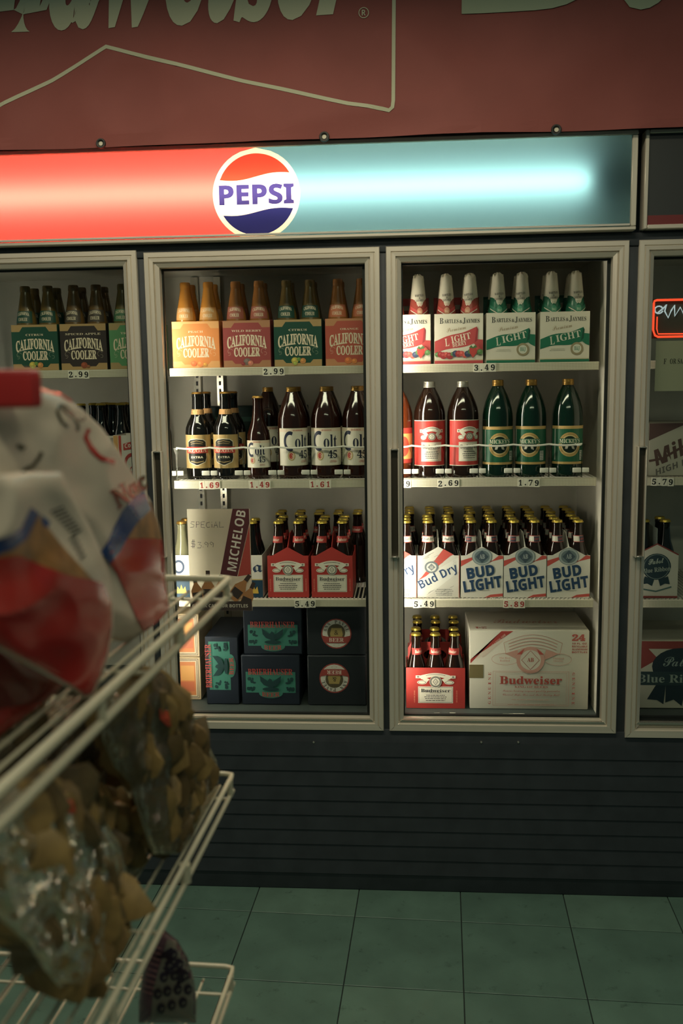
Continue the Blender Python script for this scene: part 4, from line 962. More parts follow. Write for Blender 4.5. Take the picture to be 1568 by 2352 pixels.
# ================================================================== bottom of the middle bay: dark cases
NAVY = ink((24, 34, 46), .55); TEAL = (52, 122, 104); DTL = (22, 58, 58); CRIM = (176, 64, 56)
def lager_print(w, h):
    pr = Print(.55); bw, bh = .158, .068
    pr.rect(-bw / 2, .022, bw / 2, .022 + bh, TEAL); pr.ell(0, .020, .038, .016, TEAL)
    for s in (-1, 1):
        random.seed(5)
        for i in range(11): pr.ell(s * (bw / 2 - random.uniform(.006, .028)), .026 + random.uniform(0, .044), random.uniform(.003, .006), random.uniform(.003, .006), DTL, 10)
        pr.poly([(0, .056), (s * .014, .064), (s * .034, .078), (s * .032, .060), (s * .022, .048), (s * .008, .042)], DTL)
    pr.poly([(-.010, .060), (-.003, .070), (.004, .066), (.010, .052), (.004, .036), (-.006, .036)], DTL); pr.ell(0, .035, .026, .006, DTL)
    pr.text('BRIERHAUSER', 0, .0235 + bh, .142, .020, CRIM, 'serif'); pr.text('BEER', 0, .019, .056, .014, CRIM, 'serif', arc=-.003)
    return pr
def lager_case(lab, x, y, z, w, h, rot=False, up=0.0):
    t = thing('beer_case', lab, 'case', (x, y, z), 0, 'dark cases with teal labels'); g = G(); g.rbox((-w / 2, 0, 0), (w / 2, .25, h), NAVY, .003, 1); g.obj('case_body', t)
    pr = lager_print(w, h); f = flat()
    if rot: mf = lambda u, v, l: (-(v - .06) - .012, -.0003 - l * EPS, h / 2 + u + .016)
    else: mf = flat(0, 0, up)
    pr.build('printed_front', t, mf); return t
yc = YP + .03
def deck_x(px): return P(px, 1590, yc).x
lager_case('dark blue case standing on end with sideways teal label', deck_x(512), yc, zb0, .106, .222, True)
hx = P(620, 1505, yc).z - zdeck
lager_case('dark blue case with teal eagle label, lower of the stacked two', deck_x(622), yc, zb0, .186, hx - .001, up=.018)
lager_case('dark blue case with teal eagle label, upper of the stacked two', deck_x(629), yc + .006, zb0 + hx, .186, hx - .002, up=.006)
def round_print(flip):
    pr = Print(.55); s = .052; rd = (160, 62, 56)
    pr.ell(0, 0, s * .98, s, rd); pr.ell(0, 0, s * .90, s * .92, (206, 202, 186)); pr.ell(0, .004, s * .58, s * .58, (86, 74, 50)); pr.poly([(-.016, .020), (.018, .020), (.022, -.002), (.017, -.022), (-.018, -.022), (-.021, 0)], (166, 140, 76))
    pr.text('&', 0, .004, .014, .016, (70, 56, 36), 'serif')
    for i, ch in enumerate('ANN PAVEL'):
        if ch == ' ': continue
        a = math.radians(165 - i * 18.5); pr.text(ch, s * .75 * math.cos(a), .002 + s * .75 * math.sin(a), .0085, .0115, (40, 40, 40), 'serif', rot=math.degrees(a) - 90)
    pr.poly([(-.047, -.006), (-.030, -.010), (.030, -.010), (.047, -.006), (.040, -.030), (.026, -.032), (-.026, -.032), (-.040, -.030)], rd)
    pr.text('BEER', 0, -.021, .050, .013, (222, 206, 186), 'serif'); pr.ring(0, -.039, .0085, .0092, (120, 110, 90), asp=.5); return pr
def round_case(lab, x, y, z, w, h, flip, oval=1.0, lx=0.0):
    t = thing('beer_case', lab, 'case', (x, y, z), 0, 'dark cases with round labels'); g = G(); g.rbox((-w / 2, 0, 0), (w / 2, .25, h), ink((30, 36, 40), .55), .003, 1); g.obj('case_body', t)
    k = .93
    mf = (lambda u, v, l: (lx - u * k, -.0003 - l * EPS, h / 2 + .008 - v * k)) if flip else (lambda u, v, l: (lx + u * k, -.0003 - l * EPS, h / 2 + v * k - .012))
    round_print(flip).build('printed_front', t, mf); return t
round_case('dark case with upside-down round red and white label, lower one', deck_x(774), yc, zb0, .185, hx - .001, True, lx=-.008)
round_case('dark case with upright round red and white label, upper one', deck_x(774), yc + .004, zb0 + hx, .185, hx - .002, False)
yo = YP + .07
for i, nm in ((0, 'lower'), (1, 'upper')):
    x0, x1 = P(398, 1590, yo).x, P(462, 1590, yo).x; w = x1 - x0; hh = (P(440, 1410, yo).z - zdeck) / 2
    t = thing('snack_box', 'orange and cream box with concentric lines beside the dark cases, %s' % nm, 'box', ((x0 + x1) / 2, yo, zb0 + i * (hh)), 0, 'orange boxes stacked at the left')
    g = G(); g.rbox((-w / 2, 0, 0), (w / 2, .2, hh - .001), ink((204, 180, 140), .5), .002, 1); g.obj('box_body', t); pr = Print(.5)
    for k, c in ((.006, (90, 66, 48)), (.0078, (214, 196, 160)), (.0105, (90, 66, 48)), (.0122, (214, 196, 160)), (.016, (214, 124, 66))): pr.rect(-w / 2 - .02 + k, k, w / 2 - k, hh - k, c)
    pr.rect(-w * .2, hh * .45, w * .28, hh * .8, (226, 158, 80)); pr.rect(-w * .3, hh * .2, w * .28, hh * .42, (208, 106, 66)); pr.build('printed_front', t, flat())
# ================================================================== poster on the middle door
py_ = .024
c0, c1, c2, c3 = [P(a, b_, py_) for a, b_ in ((438, 1402), (580, 1401), (573, 1167), (436, 1172))]
t = thing('poster', 'white special price poster with maroon diagonal band, on the middle door glass', 'poster', (c0.x, py_, c0.z))
pw, ph = c1.x - c0.x, c2.z - c1.z; sk = (c2.x - c1.x) / ph * .5
g = G(); g.add([(0, -.0006, 0), (pw, -.0006, 0), (pw, -.0006, ph), (0, -.0006, ph)], [(0, 1, 2, 3)], translucent('poster_paper', (236, 228, 206), .75)); g.v = [(x + sk * z, y, z) for x, y, z in g.v]; g.obj('poster_sheet', t)
pr = Print(.45); MAR = (88, 42, 44)
pr.poly([(pw * .50, ph * .36), (pw * .73, ph), (pw - .002, ph), (pw - .002, ph * .86), (pw * .77, ph * .34)], MAR)
pr.poly([(pw - .002, ph * .84), (pw * .78, ph * .34), (pw - .002, ph * .36)], (172, 64, 52))
pr.text('MICHELOB', pw * .775, ph * .69, ph * .60, .028, (206, 196, 178), 'bold', rot=79, fat=-.005)
random.seed(4)
for i, (bx, bz_, an, s) in enumerate(((.12, .17, 8, 1.0), (.30, .20, 0, 1.12), (.47, .18, -8, 1.0), (.78, .20, -38, 1.1), (.92, .12, -24, 1.0))):
    ca, sa = math.cos(math.radians(an)), math.sin(math.radians(an))
    def bt(pts, c):
        pr.poly([(pw * bx + (x * ca - y * sa) * s, ph * bz_ + (x * sa + y * ca) * s) for x, y in pts], c)
    bt([(-.016, -.03), (.016, -.03), (.017, .010), (.006, .030), (.005, .052), (-.005, .052), (-.006, .030), (-.017, .010)], (168, 112, 62)); bt([(-.006, .034), (.006, .034), (.0055, .054), (-.0055, .054)], (66, 52, 44)); bt([(-.014, -.02), (.014, -.02), (.014, .004), (-.014, .004)], (60, 50, 44))
pr.rect(0, .001, pw - .001, ph * .095, (64, 52, 46)); pr.text('6 PACK CANS OR BOTTLES', pw * .48, ph * .05, pw * .90, .010, (190, 180, 156), 'bold')
HW = (58, 56, 56)
def stroke(pts, ox, oy, s): pr.line([(ox + x * s, oy + y * s) for x, y in pts], .0013, HW)
FNT = {'S': [[(.8, .95), (.3, 1), (.15, .7), (.7, .45), (.6, .1), (.05, .05)]], 'P': [[(.1, 0), (.15, 1), (.6, .95), (.65, .6), (.15, .5)]], 'E': [[(.7, 1), (.1, .95), (.1, .05), (.7, 0)], [(.1, .5), (.55, .52)]], 'C': [[(.7, .9), (.2, .8), (.1, .3), (.3, .02), (.7, .1)]], 'i': [[(.2, .6), (.2, 0)], [(.2, .85), (.22, .95)]], 'A': [[(.05, 0), (.4, 1), (.7, 0)], [(.15, .4), (.6, .4)]], 'L': [[(.15, 1), (.1, .05), (.8, .1)]],
       '$': [[(.7, .85), (.2, .85), (.15, .55), (.7, .45), (.6, .1), (.05, .12)], [(.35, 1.15), (.3, -.15)], [(.55, 1.15), (.5, -.15)]], '3': [[(.1, .75), (.6, .75), (.3, .4), (.65, .25), (.5, -.1), (0, -.1)]], '.': [[(.1, 0), (.2, .03)]], '9': [[(.65, .55), (.3, .8), (.1, .55), (.35, .35), (.65, .6), (.55, 0)]]}
ox = .008
for ch, w_ in zip('SPECiAL', (.018, .016, .016, .016, .009, .017, .017)):
    for s_ in FNT[ch]: stroke(s_, ox, ph * .82, .018)
    ox += w_ * .94
ox = .008
for ch, w_ in zip('$3.99', (.020, .014, .006, .016, .016)):
    for s_ in FNT[ch]: stroke(s_, ox, ph * .63, .020)
    ox += w_
pr.build('printed_front', t, lambda u, v, l: (u + sk * v, -.0012 - l * EPS, v))
# ================================================================== far left bay, second shelf
yl = YP
for i in range(4):
    for r in range(3):
        px = 150 + i * 47.5 + 13 * r
        db.put(P(px, 1090, yl).x, yl + .17 + .064 * r, z2 + .001, 'dark capped bottle behind the far left door, %s from left, %s row' % (ORD[i], ('front', 'middle', 'rear')[r]), 'dark bottles behind the far left door')
t = thing('beer_carton', 'white carton with slanted red lettering half hidden by the snack bags', 'carton', (P(222, 1090, yl - .004).x, yl - .006, z2))
g = carton_box(.095, .13, .13, ink((206, 200, 184), .5)); g.obj('carton_body', t); pr = Print(.5)
pr.poly([(-.047, .13), (.0, .145), (.047, .118), (.047, .05), (-.047, .05)], (206, 200, 184)); pr.text('Miller', .012, .082, .07, .026, (110, 58, 48), 'boldit', rot=10); pr.line([(.02, .05), (.045, .066)], .004, (110, 58, 48)); pr.build('printed_front', t, flat())
t = thing('soda_carton', 'white and red carton with curled script beside the far left door frame', 'carton', (P(296, 1090, yl).x, yl - .004, z2))
g = carton_box(.086, .13, .138, ink((208, 200, 186), .5)); g.obj('carton_body', t); pr = Print(.5)
pr.rect(-.042, .0, -.028, .137, (206, 150, 84)); pr.rect(-.026, .0, -.018, .137, (190, 70, 56)); pr.poly([(-.012, .112), (.042, .126), (.042, .100), (-.012, .092)], (186, 64, 58)); pr.text('Coors', .014, .109, .044, .014, (222, 206, 190), 'boldit', rot=10); pr.ring(.014, .05, .018, .026, (178, 60, 56), asp=1.3, a0=40, a1=330); pr.text('C', .02, .03, .03, .03, (178, 60, 56), 'script'); pr.build('printed_front', t, flat())
# gray carton at the left edge of the middle bay
# ================================================================== far right bay
yr_ = YP
def rx_(px, y=yr_): return P(px, 1100, y).x
t = thing('beer_case', 'white case with slanted brown lettering on the second shelf, far right door', 'case', (rx_(1487) + .13, yr_, z2)); g = G(); g.rbox((-.13, 0, 0), (.13, .2, .155), ink((166, 162, 142), .6), .003, 1); g.obj('case_body', t)
pr = Print(.6); pr.poly([(-.13, .105), (-.13, .155), (-.02, .155)], (86, 62, 56)); pr.text('Miller', -.035, .085, .175, .050, (84, 60, 52), 'boldit', rot=22, fat=.01); pr.line([(-.128, .045), (-.09, .052), (-.03, .088)], .007, (84, 60, 52)); pr.text('HIGH LIFE', -.046, .034, .135, .018, (96, 92, 84), 'boldit', rot=20); pr.build('printed_front', t, flat())
pab = thing('six_pack_carrier', 'white carton with dark round ribbon emblem on third shelf, far right door', 'six-pack', (rx_(1514), yr_, z3)); w = .126
g = G(); g.prism([(-w / 2, 0), (w / 2, 0), (w / 2, .132), (0, .165), (-w / 2, .132)], 0, .002, ink((186, 182, 164), .55)); g.box((-w / 2, .002, 0), (-w / 2 + .0015, .18, .13), ink((186, 182, 164), .55)); g.box((w / 2 - .0015, .002, 0), (w / 2, .18, .13), ink((186, 182, 164), .55)); g.box((-.001, .004, .0), (.001, .12, .21), ink((120, 130, 120), .5)); g.obj('carrier_body', pab)
pr = Print(.55); pr.line([(-w / 2, .131), (0, .164), (w / 2, .131)], .004, (130, 52, 48)); pr.ell(0, .095, .042, .040, (34, 54, 62)); pr.ring(0, .095, .036, .0375, (120, 136, 130)); pr.text('Pabst', -.002, .112, .046, .017, (150, 160, 146), 'script', rot=8, fat=.02); pr.text('Blue Ribbon', 0, .086, .082, .014, (150, 160, 146), 'serif', rot=6)
for s in (-1, 1): pr.poly([(s * .006, .056), (s * .034, .066), (s * .040, .042), (s * .026, .044), (s * .012, .036)], (34, 54, 62))
pr.line([(-.045, .028), (0, .020), (.045, .034)], .004, (70, 100, 96)); pr.rect(-w / 2, .0, w / 2, .006, (130, 52, 48)); pr.build('printed_front', pab, flat())
for r in range(2):
    for c in (0, 1): db.put(rx_(1514) - .0308 + .0616 * c, yr_ + .0345 + .0605 * r, z3 + .001, 'dark bottle in the far right ribbon six-pack, %s %s' % (('front', 'rear')[r], ('left', 'right')[c]), 'bottles behind the far right door')
t = thing('beer_case', 'white and red case with dark ribbon on deck, far right door', 'case', (rx_(1474, yc) + .12, yc, zb0)); g = G(); g.rbox((-.12, 0, 0), (.12, .25, .215), ink((176, 172, 152), .6), .003, 1); g.obj('case_body', t)
pr = Print(.6); pr.poly([(-.12, .214), (.12, .214), (.12, .19), (-.06, .19), (-.085, .19), (-.055, .158), (-.12, .118)], (138, 56, 52)); pr.ell(.012, .135, .085, .058, (32, 48, 56)); pr.rect(-.12, .075, .12, .118, (40, 60, 64)); pr.text('Pabst', .01, .15, .10, .03, (130, 146, 138), 'script'); pr.text('Blue Ribbon', -.002, .096, .228, .026, (136, 150, 138), 'serif')
pr.poly([(-.06, .075), (-.03, .075), (-.035, .015), (-.055, .028), (-.085, .03)], (32, 48, 56)); pr.poly([(-.03, .075), (.03, .075), (.02, .01), (-.005, .03), (-.03, .02)], (32, 48, 56)); pr.build('printed_front', t, flat())
# door-glass neon reflection built as glowing tubes; paper card hung inside far right door
ny = .040; t = thing('neon_reflection', 'reflection of a small red neon outline with pale blue script, far right door', 'neon reflection', (P(1545, 731, ny).x, ny, P(1545, 731, ny).z))
RN = emitter('reflected_red_neon', (255, 84, 50), 1.1); BN = emitter('reflected_pale_neon', (190, 206, 206), .8); q = .053; h2 = .050
g = G(); rr2 = .008
g.tube([(q, 0, h2), (-q + rr2, 0, h2), (-q + .002, 0, h2 - .002), (-q, 0, h2 - rr2), (-q, 0, -h2 + .02), (-q + .006, 0, -h2 + .004), (-q + .014, 0, -h2), (q, 0, -h2)], .0032, RN, 8); g.tube([(-q + .010, 0, h2 - .045), (-q + .010, 0, -h2 + .022), (-q + .014, 0, -h2 + .008), (q, 0, -h2 + .007)], .002, RN, 8); g.obj('reflected_red_tube', t)
g = G(); g.tube([(-q + .004 + .011 * (1 + math.cos(a * .5)), .004, .024 + .010 * math.sin(a * .5)) for a in range(13)], .0022, BN, 6); g.tube([(-q + .010, .004, .014), (-.024, .004, .030), (-.018, .004, .038), (-.022, .004, .020), (-.012, .004, .002), (-.004, .004, .022), (.004, .004, .036), (.006, .004, .006), (.020, .004, .030), (.03, .004, .01), (.045, .004, .03)], .0022, BN, 6); g.obj('reflected_script_tube', t)
g = G(); g.rbox((-q - .004, .009, -h2 - .004), (q, .013, h2 + .004), mat('reflection_backing', (70, 64, 54), .6), .001, 1); g.obj('backing', t)
p = P(1548, 838, .036); t = thing('paper_card', 'pale paper card hung under the neon reflection, far right door', 'card', (p.x, .034, p.z)); g = G(); g.box((-.052, 0, -.072), (.05, .001, .066), ink((150, 150, 122), .6)); g.obj('card_sheet', t)
pr = Print(.6); pr.text('F', -.026, .01, .008, .014, (60, 60, 50), 'serif'); pr.text('OR SALE', .012, .01, .05, .014, (60, 60, 50), 'serif'); pr.build('lettering', t, flat())
# ================================================================== WIRE RACK IN THE FOREGROUND
LEFT = Vector((-RD.y, RD.x, 0))
corner = A(527, 1329, 1.2)
rack = thing('wire_rack', 'cream wire snack rack with three shelves in the left foreground', 'rack', (corner + LEFT * .25 - RD * .4) * 1.0)
rack.location.z = 0
ro = rack.location.copy()
def on_corner(py):        # height above the corner at which the photo's row py lies
    lo, hi = 0.2, 1.6
    for _ in range(40):
        z = (lo + hi) / 2; d = Vector((corner.x, corner.y, z)) - CAM; v = AX * d.x + AY * d.y + AZ * d.z
        if v.y / v.z * F + 1176 > py: lo = z
        else: hi = z
    return z
SHZ = [corner.z, on_corner(1778), on_corner(2222)]
LEN, WID = 0.86, 0.44
def tub(name, pts, r, parent, n=8):
    g = G(); g.tube([Vector(p) - ro for p in pts], r, WIRE, n); return g.obj(name, parent)
for k, z in enumerate(SHZ):
    c = Vector((corner.x, corner.y, z)) + LEFT * (0, .004, .012)[k]; dz = Vector((0, 0, -.0215))
    near = c - RD * LEN
    R_ = .0045 if k == 0 else .0033
    # the rim is one bent rod: right side, far end, left side
    sh = tub('shelf', [near, c - RD * .012, c - RD * .003 + LEFT * .001, c + LEFT * .012, c + LEFT * WID, c + LEFT * (WID + .001) - RD * .01, near + LEFT * WID, near], R_, rack)
    tub('lower_rail', [near + dz, c + dz - RD * .004], R_ * .92, sh)
    tub('lower_rail', [near + dz + LEFT * WID, c + dz + LEFT * WID], R_ * .92, sh)
    tub('cross_wire', [c + dz - RD * .03, c + dz - RD * .03 + LEFT * WID], .0022, sh); tub('cross_wire', [c + dz - RD * .33, c + dz - RD * .33 + LEFT * WID], .0022, sh)
    for f in (.02, .235, .46, .70): tub('post', [c - RD * f, c - RD * f + dz], .0042 if f != .235 else .0062, sh)
    if k < 2:
        n = 24
        for i in range(1, n): tub('wire', [near + dz + LEFT * (WID * i / n) + Vector((0, 0, .004)), c + dz + LEFT * (WID * i / n) + Vector((0, 0, .004))], .0018, sh, 6)
    else:
        for i in range(1, 10): tub('wire', [near + dz + LEFT * (WID * i / 10), c + dz + LEFT * (WID * i / 10)], .0018, sh, 6)
for f in (.40, .84):
    b0_ = Vector((corner.x, corner.y, 0)) - RD * f + LEFT * (WID + .012)
    tub('upright', [b0_ + Vector((0, 0, .004)), b0_ + Vector((0, 0, 1.33))], .010, rack, 12)
    tub('foot', [b0_ + Vector((0, 0, .008)), b0_ - LEFT * .40 + Vector((0, 0, .008))], .008, rack, 10)
# ================================================================== BAGS
def lat(l): return lambda x, y: l * F / (1012.0 - x)
def held(w, k):        # keep a bag inside its shelf: above the bed, inside the rim, below the shelf over it
    c = Vector((corner.x, corner.y, SHZ[k])) + LEFT * (0, .004, .012)[k]
    l = (w - c).dot(LEFT); a = (w - c).dot(RD)
    over = min(.03, max(0.0, (w.z - SHZ[k] - .007) * 1.1))       # above the rim a bag may bulge past it
    if l < .0095 - over: w = w + LEFT * (.0095 - over - l)
    if a > -.009 + over * 1.6: w = w - RD * (a + .009 - over * 1.6)
    w.z = max(w.z, SHZ[k] - (.0142 if k < 2 else .0172))
    if k: w.z = min(w.z, SHZ[k - 1] - .027)
    return w
def lerp_rows(rows, y, k):
    if y <= rows[0][0]: return rows[0][k]
    for a, b_ in zip(rows, rows[1:]):
        if y <= b_[0]: f = (y - a[0]) / (b_[0] - a[0]); return a[k] + (b_[k] - a[k]) * f
    return rows[-1][k]
def make_surface(rows, dfun, bulge, seed, crease=.004, cs=26.0, k=0):
    y0, y1 = rows[0][0], rows[-1][0]
    def off(px, py):
        xl, xr = lerp_rows(rows, py, 1), lerp_rows(rows, py, 2); s = max(-1, min(1, (2 * px - xl - xr) / (xr - xl))); t = (py - y0) / (y1 - y0)
        e = math.sqrt(max(0, 1 - abs(s) ** 2.6)) * max(0, 1 - abs(2 * t - 1) ** 4) ** .5
        v = Vector((px * .001 * cs * .5, py * .001 * cs * .42, seed)); n = noise.noise(v); n2 = noise.noise(v * 2.3 + Vector((5, 1, 0)))
        return bulge * e + crease * (1 - 2.6 * abs(n)) * min(1, e * 1.5) + crease * .45 * n2 * min(1, e * 1.5)
    front = lambda px, py, l=0: held(A(px, py, dfun(px, py) - off(px, py)), k) + ray(px, py) * -l
    back = lambda px, py: held(A(px, py, dfun(px, py) + bulge * .8 * math.sqrt(max(0, 1 - ((2 * px - lerp_rows(rows, py, 1) - lerp_rows(rows, py, 2)) / (lerp_rows(rows, py, 2) - lerp_rows(rows, py, 1))) ** 2))), k)
    return front, back
def bag_mesh(rows, front, back, m, loc, nu=54, nv=72):
    y0, y1 = rows[0][0], rows[-1][0]; g = G()
    def fn(f):
        def h(u, v):
            y = y0 + (y1 - y0) * v; xl, xr = lerp_rows(rows, y, 1), lerp_rows(rows, y, 2); s = -math.cos(math.pi * u); return Vector(f(xl + (xr - xl) * (s + 1) / 2, y)) - loc
        return h
    g.grid(fn(front), nu, nv, m); g.grid(fn(back), nu, nv // 2, m); return g
def bag(name, label, cat, rows, dfun, bulge, seed, m, crease=.004, cs=26.0, group=None, k=0):
    front, back = make_surface(rows, dfun, bulge, seed, crease, cs, k); yb = rows[-1][0]; loc = A((rows[-1][1] + rows[-1][2]) / 2, yb, dfun(rows[-1][1], yb))
    t = thing(name, label, cat, loc, 0, group); bag_mesh(rows, front, back, m, loc).obj('bag_film', t)
    return t, front, loc
def bagprint(pr, name, t, front, loc, matf, step=9):
    return pr.build(name, t, lambda u, v, l: front(u, -v, .0010 + .00025 * l) - loc, step, step, matf)
def q(pts): return [(x, -y) for x, y in pts]
FW = mat('white_bag_film', (206, 190, 168), .32, 0, .5)
BAGM = {}
def bagm(c):
    c = tuple(c)
    if c not in BAGM:
        BAGM[c] = mat('bag_%d_%d_%d' % c, c, .17, 0, .34) if c != (150, 104, 56) else mat('bag_window', (150, 104, 56), .3, 0, .5, (45, .45))
    return BAGM[c]
BRED = (172, 44, 38); BBLU = (34, 66, 120); BWIN = (150, 104, 56); BINK = (70, 66, 48)
rowsA = [(884, 30, 74), (896, -10, 112), (908, -40, 142), (940, -70, 188), (985, -90, 236), (1045, -95, 278), (1105, -95, 315), (1150, -95, 346), (1210, -95, 366), (1270, -90, 376), (1340, -60, 382), (1400, 50, 391), (1440, 150, 387), (1462, 240, 362), (1474, 275, 330)]
A_t, fA, lA = bag('snack_bag', 'white snack bag with blue chevron and red foot, on the upper wire shelf, farther one', 'snack bag', rowsA, lat(.328), .028, 2.2, FW, .010, 15)
pr = Print()
pr.line(q([(168, 958), (150, 944), (136, 930), (132, 945), (140, 965), (156, 982)]), 7, BINK); pr.line(q([(136, 930), (150, 934), (168, 952), (180, 978), (178, 990)]), 8, BINK, True); pr.line(q([(180, 960), (190, 968), (196, 958)]), 5, BINK, True)
pr.line(q([(205, 985), (197, 1002), (208, 1024), (226, 1046), (246, 1058), (264, 1062)]), 9, (188, 60, 54)); pr.line(q([(196, 1003), (212, 1034), (232, 1052), (262, 1061)]), 11, (170, 48, 44), True)
pr.line(q([(95, 896), (140, 906), (165, 922)]), 6, (200, 90, 78))
pr.line(q([(44, 1094), (62, 1076), (76, 1070), (90, 1052), (96, 1038)]), 9, BINK); pr.line(q([(40, 1022), (58, 1030)]), 9, BINK, True)
pr.text('Nac', 296, -1126, 92, 46, (150, 52, 46), 'seriti', rot=36, fat=.02); pr.text('Nac', 299, -1122, 90, 38, (92, 82, 50), 'seriti', rot=36)
pr.poly(q([(341, 1151), (348, 1156), (364, 1208), (371, 1238), (330, 1236), (274, 1238), (284, 1214), (302, 1190)]), BWIN)
pr.poly(q([(262, 1258), (274, 1238), (330, 1236), (372, 1238), (377, 1280), (380, 1335), (388, 1400), (382, 1440), (360, 1458), (336, 1462), (316, 1425), (296, 1378), (270, 1318), (244, 1284)]), BRED)
pr.poly(q([(330, 1126), (347, 1170), (314, 1203), (294, 1234), (276, 1268), (252, 1296), (231, 1268), (250, 1240), (262, 1210), (282, 1172), (302, 1150)]), BBLU)
bagprint(pr, 'printed_design', A_t, fA, lA, bagm)
rowsB = [(1084, 40, 140), (1096, -40, 148), (1120, -80, 158), (1160, -95, 178), (1210, -95, 206), (1260, -95, 229), (1320, -95, 251), (1380, -95, 261), (1440, -95, 261), (1500, 10, 252), (1550, 105, 236), (1590, 175, 219), (1605, 192, 210)]
B_t, fB, lB = bag('snack_bag', 'white snack bag with red foot and brown window, on upper wire shelf, nearer one', 'snack bag', rowsB, lat(.300), .018, 7.7, FW, .012, 13)
pr = Print()
pr.poly(q([(72, 1164), (90, 1180), (78, 1206), (62, 1238), (30, 1262), (-80, 1300), (-80, 1262), (20, 1232), (48, 1214)]), BBLU); pr.poly(q([(94, 1182), (116, 1198), (110, 1214), (98, 1206)]), BBLU, True)
pr.poly(q([(90, 1181), (98, 1206), (112, 1214), (140, 1250), (176, 1290), (214, 1332), (160, 1322), (100, 1300), (45, 1280), (-80, 1302), (30, 1262), (62, 1238)]), BWIN)
pr.poly(q([(-95, 1290), (45, 1276), (100, 1300), (160, 1322), (214, 1332), (238, 1340), (256, 1385), (257, 1440), (247, 1500), (230, 1552), (212, 1592), (196, 1600), (172, 1578), (105, 1540), (10, 1490), (-90, 1438)]), BRED)
for i in range(8): pr.line(q([(116 + i * 7, 1182 + i * 7.5 - 6), (146 + i * 6, 1164 + i * 7.5)]), 4.2, (66, 70, 64), i > 0)
for i in range(5): pr.line(q([(160 + i * 6, 1240 + i * 11), (176 + i * 5, 1230 + i * 11)]), 5, (66, 70, 64), True)
bagprint(pr, 'printed_design', B_t, fB, lB, bagm)
rowsC = [(1420, -95, 60), (1480, -95, 122), (1540, -95, 168), (1590, -95, 192), (1612, -95, 168), (1640, -95, 118), (1680, -95, 56), (1715, -95, -10), (1730, -95, -40)]
C_t, fC, lC = bag('snack_bag', 'dark red snack bag lying low on the upper wire shelf behind the nearer white bag', 'snack bag', rowsC, lat(.347), .018, 4.4, bagm((128, 40, 38)), .004, 24)
pr = Print(); pr.poly(q([(-90, 1640), (118, 1612), (150, 1612), (112, 1638), (54, 1676), (-60, 1716)]), BRED); bagprint(pr, 'printed_design', C_t, fC, lC, bagm)
# clear bags of brown chips on the middle shelf
FILM = glassy('clear_bag_film', (.93, .91, .84, 1), .27, .08, (1, .92, .78, 1), (15, 1.0))
nt = FILM.node_tree; mx2 = nt.nodes.new('ShaderNodeMixShader'); df = nt.nodes.new('ShaderNodeBsdfDiffuse'); df.inputs['Color'].default_value = (.62, .56, .40, 1); mx2.inputs[0].default_value = .07
o_ = [n for n in nt.nodes if n.type == 'OUTPUT_MATERIAL'][0]; src_ = o_.inputs['Surface'].links[0].from_socket
nt.links.new(src_, mx2.inputs[1]); nt.links.new(df.outputs[0], mx2.inputs[2]); nt.links.new(mx2.outputs[0], o_.inputs['Surface'])
CHIP = [mat('brown_chip_%d' % i, c, .55, 0, .35, (60, .25)) for i, c in enumerate(((146, 118, 70), (126, 100, 60), (104, 84, 52)))]
CHIPD = [mat('dark_chip_%d' % i, c, .5, 0, .35, (60, .25)) for i, c in enumerate(((78, 66, 48), (62, 55, 44), (104, 86, 56)))]
icob = bmesh.new(); bmesh.ops.create_icosphere(icob, subdivisions=2, radius=1); ICV = [v.co.copy() for v in icob.verts]; ICF = [[v.index for v in f.verts] for f in icob.faces]; icob.free()
def chips(rows, dfun, bulge, n, mats, t, loc, seed, size=.030):
    size *= 1.15
    rnd = random.Random(seed); g = G(); y0, y1 = rows[0][0], rows[-1][0]
    for i in range(n):
        py = y0 + (y1 - y0) * rnd.uniform(.09, .93); xl, xr = lerp_rows(rows, py, 1), lerp_rows(rows, py, 2); s = rnd.uniform(-.74, .74); px = (xl + xr) / 2 + s * (xr - xl) / 2
        e = math.sqrt(1 - s * s) * (1 - abs(2 * (py - y0) / (y1 - y0) - 1) ** 4) ** .5
        c = A(px, py, dfun(px, py) + .024 - bulge * e * rnd.uniform(-.2, .3)) - loc
        sc = size * rnd.uniform(.6, 1.15); R = Matrix.Rotation(rnd.uniform(0, 6.28), 3, 'Z') @ Matrix.Rotation(rnd.uniform(.6, 2.2), 3, 'X') @ Matrix.Rotation(rnd.uniform(0, 6.28), 3, 'Z'); w = rnd.uniform(0, 50)
        vs = []
        for v in ICV:
            k = 1 + .30 * noise.noise(v * 1.4 + Vector((w, 0, 0))); u = Vector((v.x * k * sc, v.y * k * sc * .72, v.z * sc * .42 + (v.x * v.x - .4 * v.y) * sc * .22)); u = R @ u * (.35 + .65 * min(1, e * 1.6)); u = u - fw * (u.dot(fw) * .6); vs.append(c + loc + u)
        sh_ = Vector((0, 0, 0))
        for _ in range(2):
            for v in vs:
                m_ = held(v + sh_, 1) - (v + sh_)
                if m_.length > 1e-6: sh_ = sh_ + m_
        if sh_.length > .016: continue
        sh_ = sh_ + Vector((0, 0, .0015)) + LEFT * .001
        g.add([v + sh_ - loc for v in vs], ICF, rnd.choice(mats), True)
    return tag(g.obj('chips', t), kind='stuff')
STK = (206, 78, 52)
def clear_bag(label, rows, dfun, bulge, seed, n, mats, stick=None, size=.03):
    t, f, l = bag('chip_bag', label, 'chip bag', rows, dfun, bulge, seed, FILM, .011, 26, None, 1)
    chips(rows, dfun, bulge, n, mats, t, l, seed, size)
    if stick:
        pr = Print(); pr.poly(q(stick), STK); pr.build('price_sticker', t, lambda u, v, k: f(u, -v, .002) - l, 8, 8, lambda c: mat('orange_sticker', c, .4))
    return t
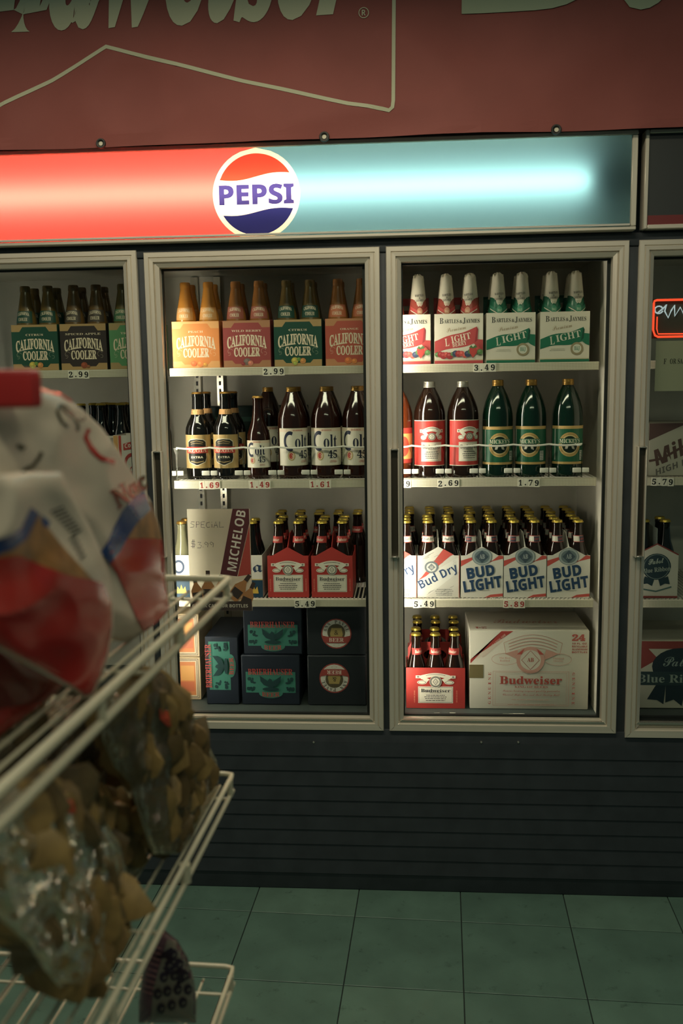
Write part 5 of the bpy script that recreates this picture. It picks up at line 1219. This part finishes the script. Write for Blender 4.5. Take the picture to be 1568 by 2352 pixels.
rowsD = [(1544, 272, 372), (1556, 262, 384), (1580, 242, 402), (1640, 228, 441), (1700, 236, 475), (1760, 262, 503), (1800, 300, 513), (1840, 310, 500), (1890, 326, 474), (1930, 338, 448), (1962, 352, 420)]
clear_bag('clear bag of golden brown chips, farthest, bulging past the middle wire shelf', rowsD, lat(.304), .034, 3.1, 110, CHIP, [(366, 1628), (390, 1634), (404, 1650), (403, 1671), (384, 1668), (368, 1652)])
rowsG = [(1838, 175, 258), (1880, 168, 300), (1940, 168, 332), (2000, 186, 346), (2050, 214, 342), (2085, 246, 324)]
clear_bag('clear bag of brown chips squeezed between two others on the middle wire shelf', rowsG, lat(.345), .02, 5.2, 70, CHIP, None, .028)
rowsE = [(1800, 10, 118), (1830, -60, 186), (1880, -95, 236), (1940, -95, 276), (2000, -95, 290), (2060, -70, 298), (2120, 10, 297), (2170, 64, 286), (2225, 100, 254), (2268, 136, 210)]
clear_bag('clear bag of olive brown chips, nearest the camera at lower left', rowsE, lat(.306), .034, 8.3, 120, [CHIP[0], CHIP[1], CHIPD[2]], [(145, 1836), (190, 1838), (202, 1866), (158, 1868)], .034)
rowsH = [(1596, 90, 200), (1640, 30, 262), (1700, -40, 296), (1780, -90, 306), (1880, -90, 306), (1990, -60, 290)]
clear_bag('clear bag of dark dried chips behind the others on the middle wire shelf', rowsH, lat(.40), .025, 6.6, 80, CHIPD, None, .03)
# patterned bag on the lowest shelf
rowsF = [(2136, 360, 378), (2160, 350, 408), (2200, 337, 431), (2250, 325, 446), (2300, 318, 452), (2350, 318, 450)]
F_t, fF, lF = bag('snack_bag', 'purple brown patterned snack bag with dark bubble lettering on the lowest wire shelf', 'snack bag', rowsF, lambda x, y: 1.12, .03, 1.7, bagm((92, 66, 72)), .003, 22, None, 2)
pr = Print(); pr.poly(q([(384, 2158), (408, 2162), (430, 2200), (445, 2250), (451, 2300), (449, 2345), (346, 2345), (352, 2270)]), (112, 106, 92))
pr.text('BIG', 398, -2222, 84, 44, (44, 34, 42), 'bold', rot=-58, fat=.06); pr.text('BAG', 388, -2280, 90, 46, (44, 34, 42), 'bold', rot=-58, fat=.06) if False else None
for cx_, cy_, a in ((398, 2192, .5), (412, 2214, .5), (388, 2216, .4), (424, 2240, .5), (400, 2240, .5), (376, 2244, .5), (432, 2272, .4), (408, 2272, .5), (384, 2276, .5), (362, 2282, .4), (420, 2302, .5), (394, 2308, .5), (370, 2316, .5)):
    pr.ell(cx_, -cy_, 10, 12, (44, 34, 42), 14, cy_ > 2192); pr.ring(cx_ + 3, -cy_ - 3, 2, 4.2, (112, 106, 92), 10, a0=0, a1=250)
for i in range(9): pr.line(q([(352 - i * 3.2, 2172 + i * 13), (372 - i * 2.6, 2180 + i * 13)]), 3, (136, 92, 90), i > 0)
bagprint(pr, 'printed_design', F_t, fF, lF, bagm)
# red bag clip
ck_ = A(22, 893, .645); t = thing('bag_clip', 'round-ended red plastic clip on top of the farther white snack bag', 'clip', ck_)
rtv = (LEFT * -1); g = G(); RC = mat('red_plastic', (176, 44, 40), .35, 0, .5)
g.rbox((-.030, -.009, -.0135), (.0205, -.001, .0135), RC, .0035, 3); g.obj('jaw', t); g = G(); g.rbox((-.030, .001, -.0135), (.0205, .009, .0135), RC, .0035, 3); g.obj('jaw', t)
g = G(); g.tube([(-.030, -.004, 0), (-.034, 0, 0), (-.030, .004, 0)], .004, RC, 8); g.obj('spring', t)
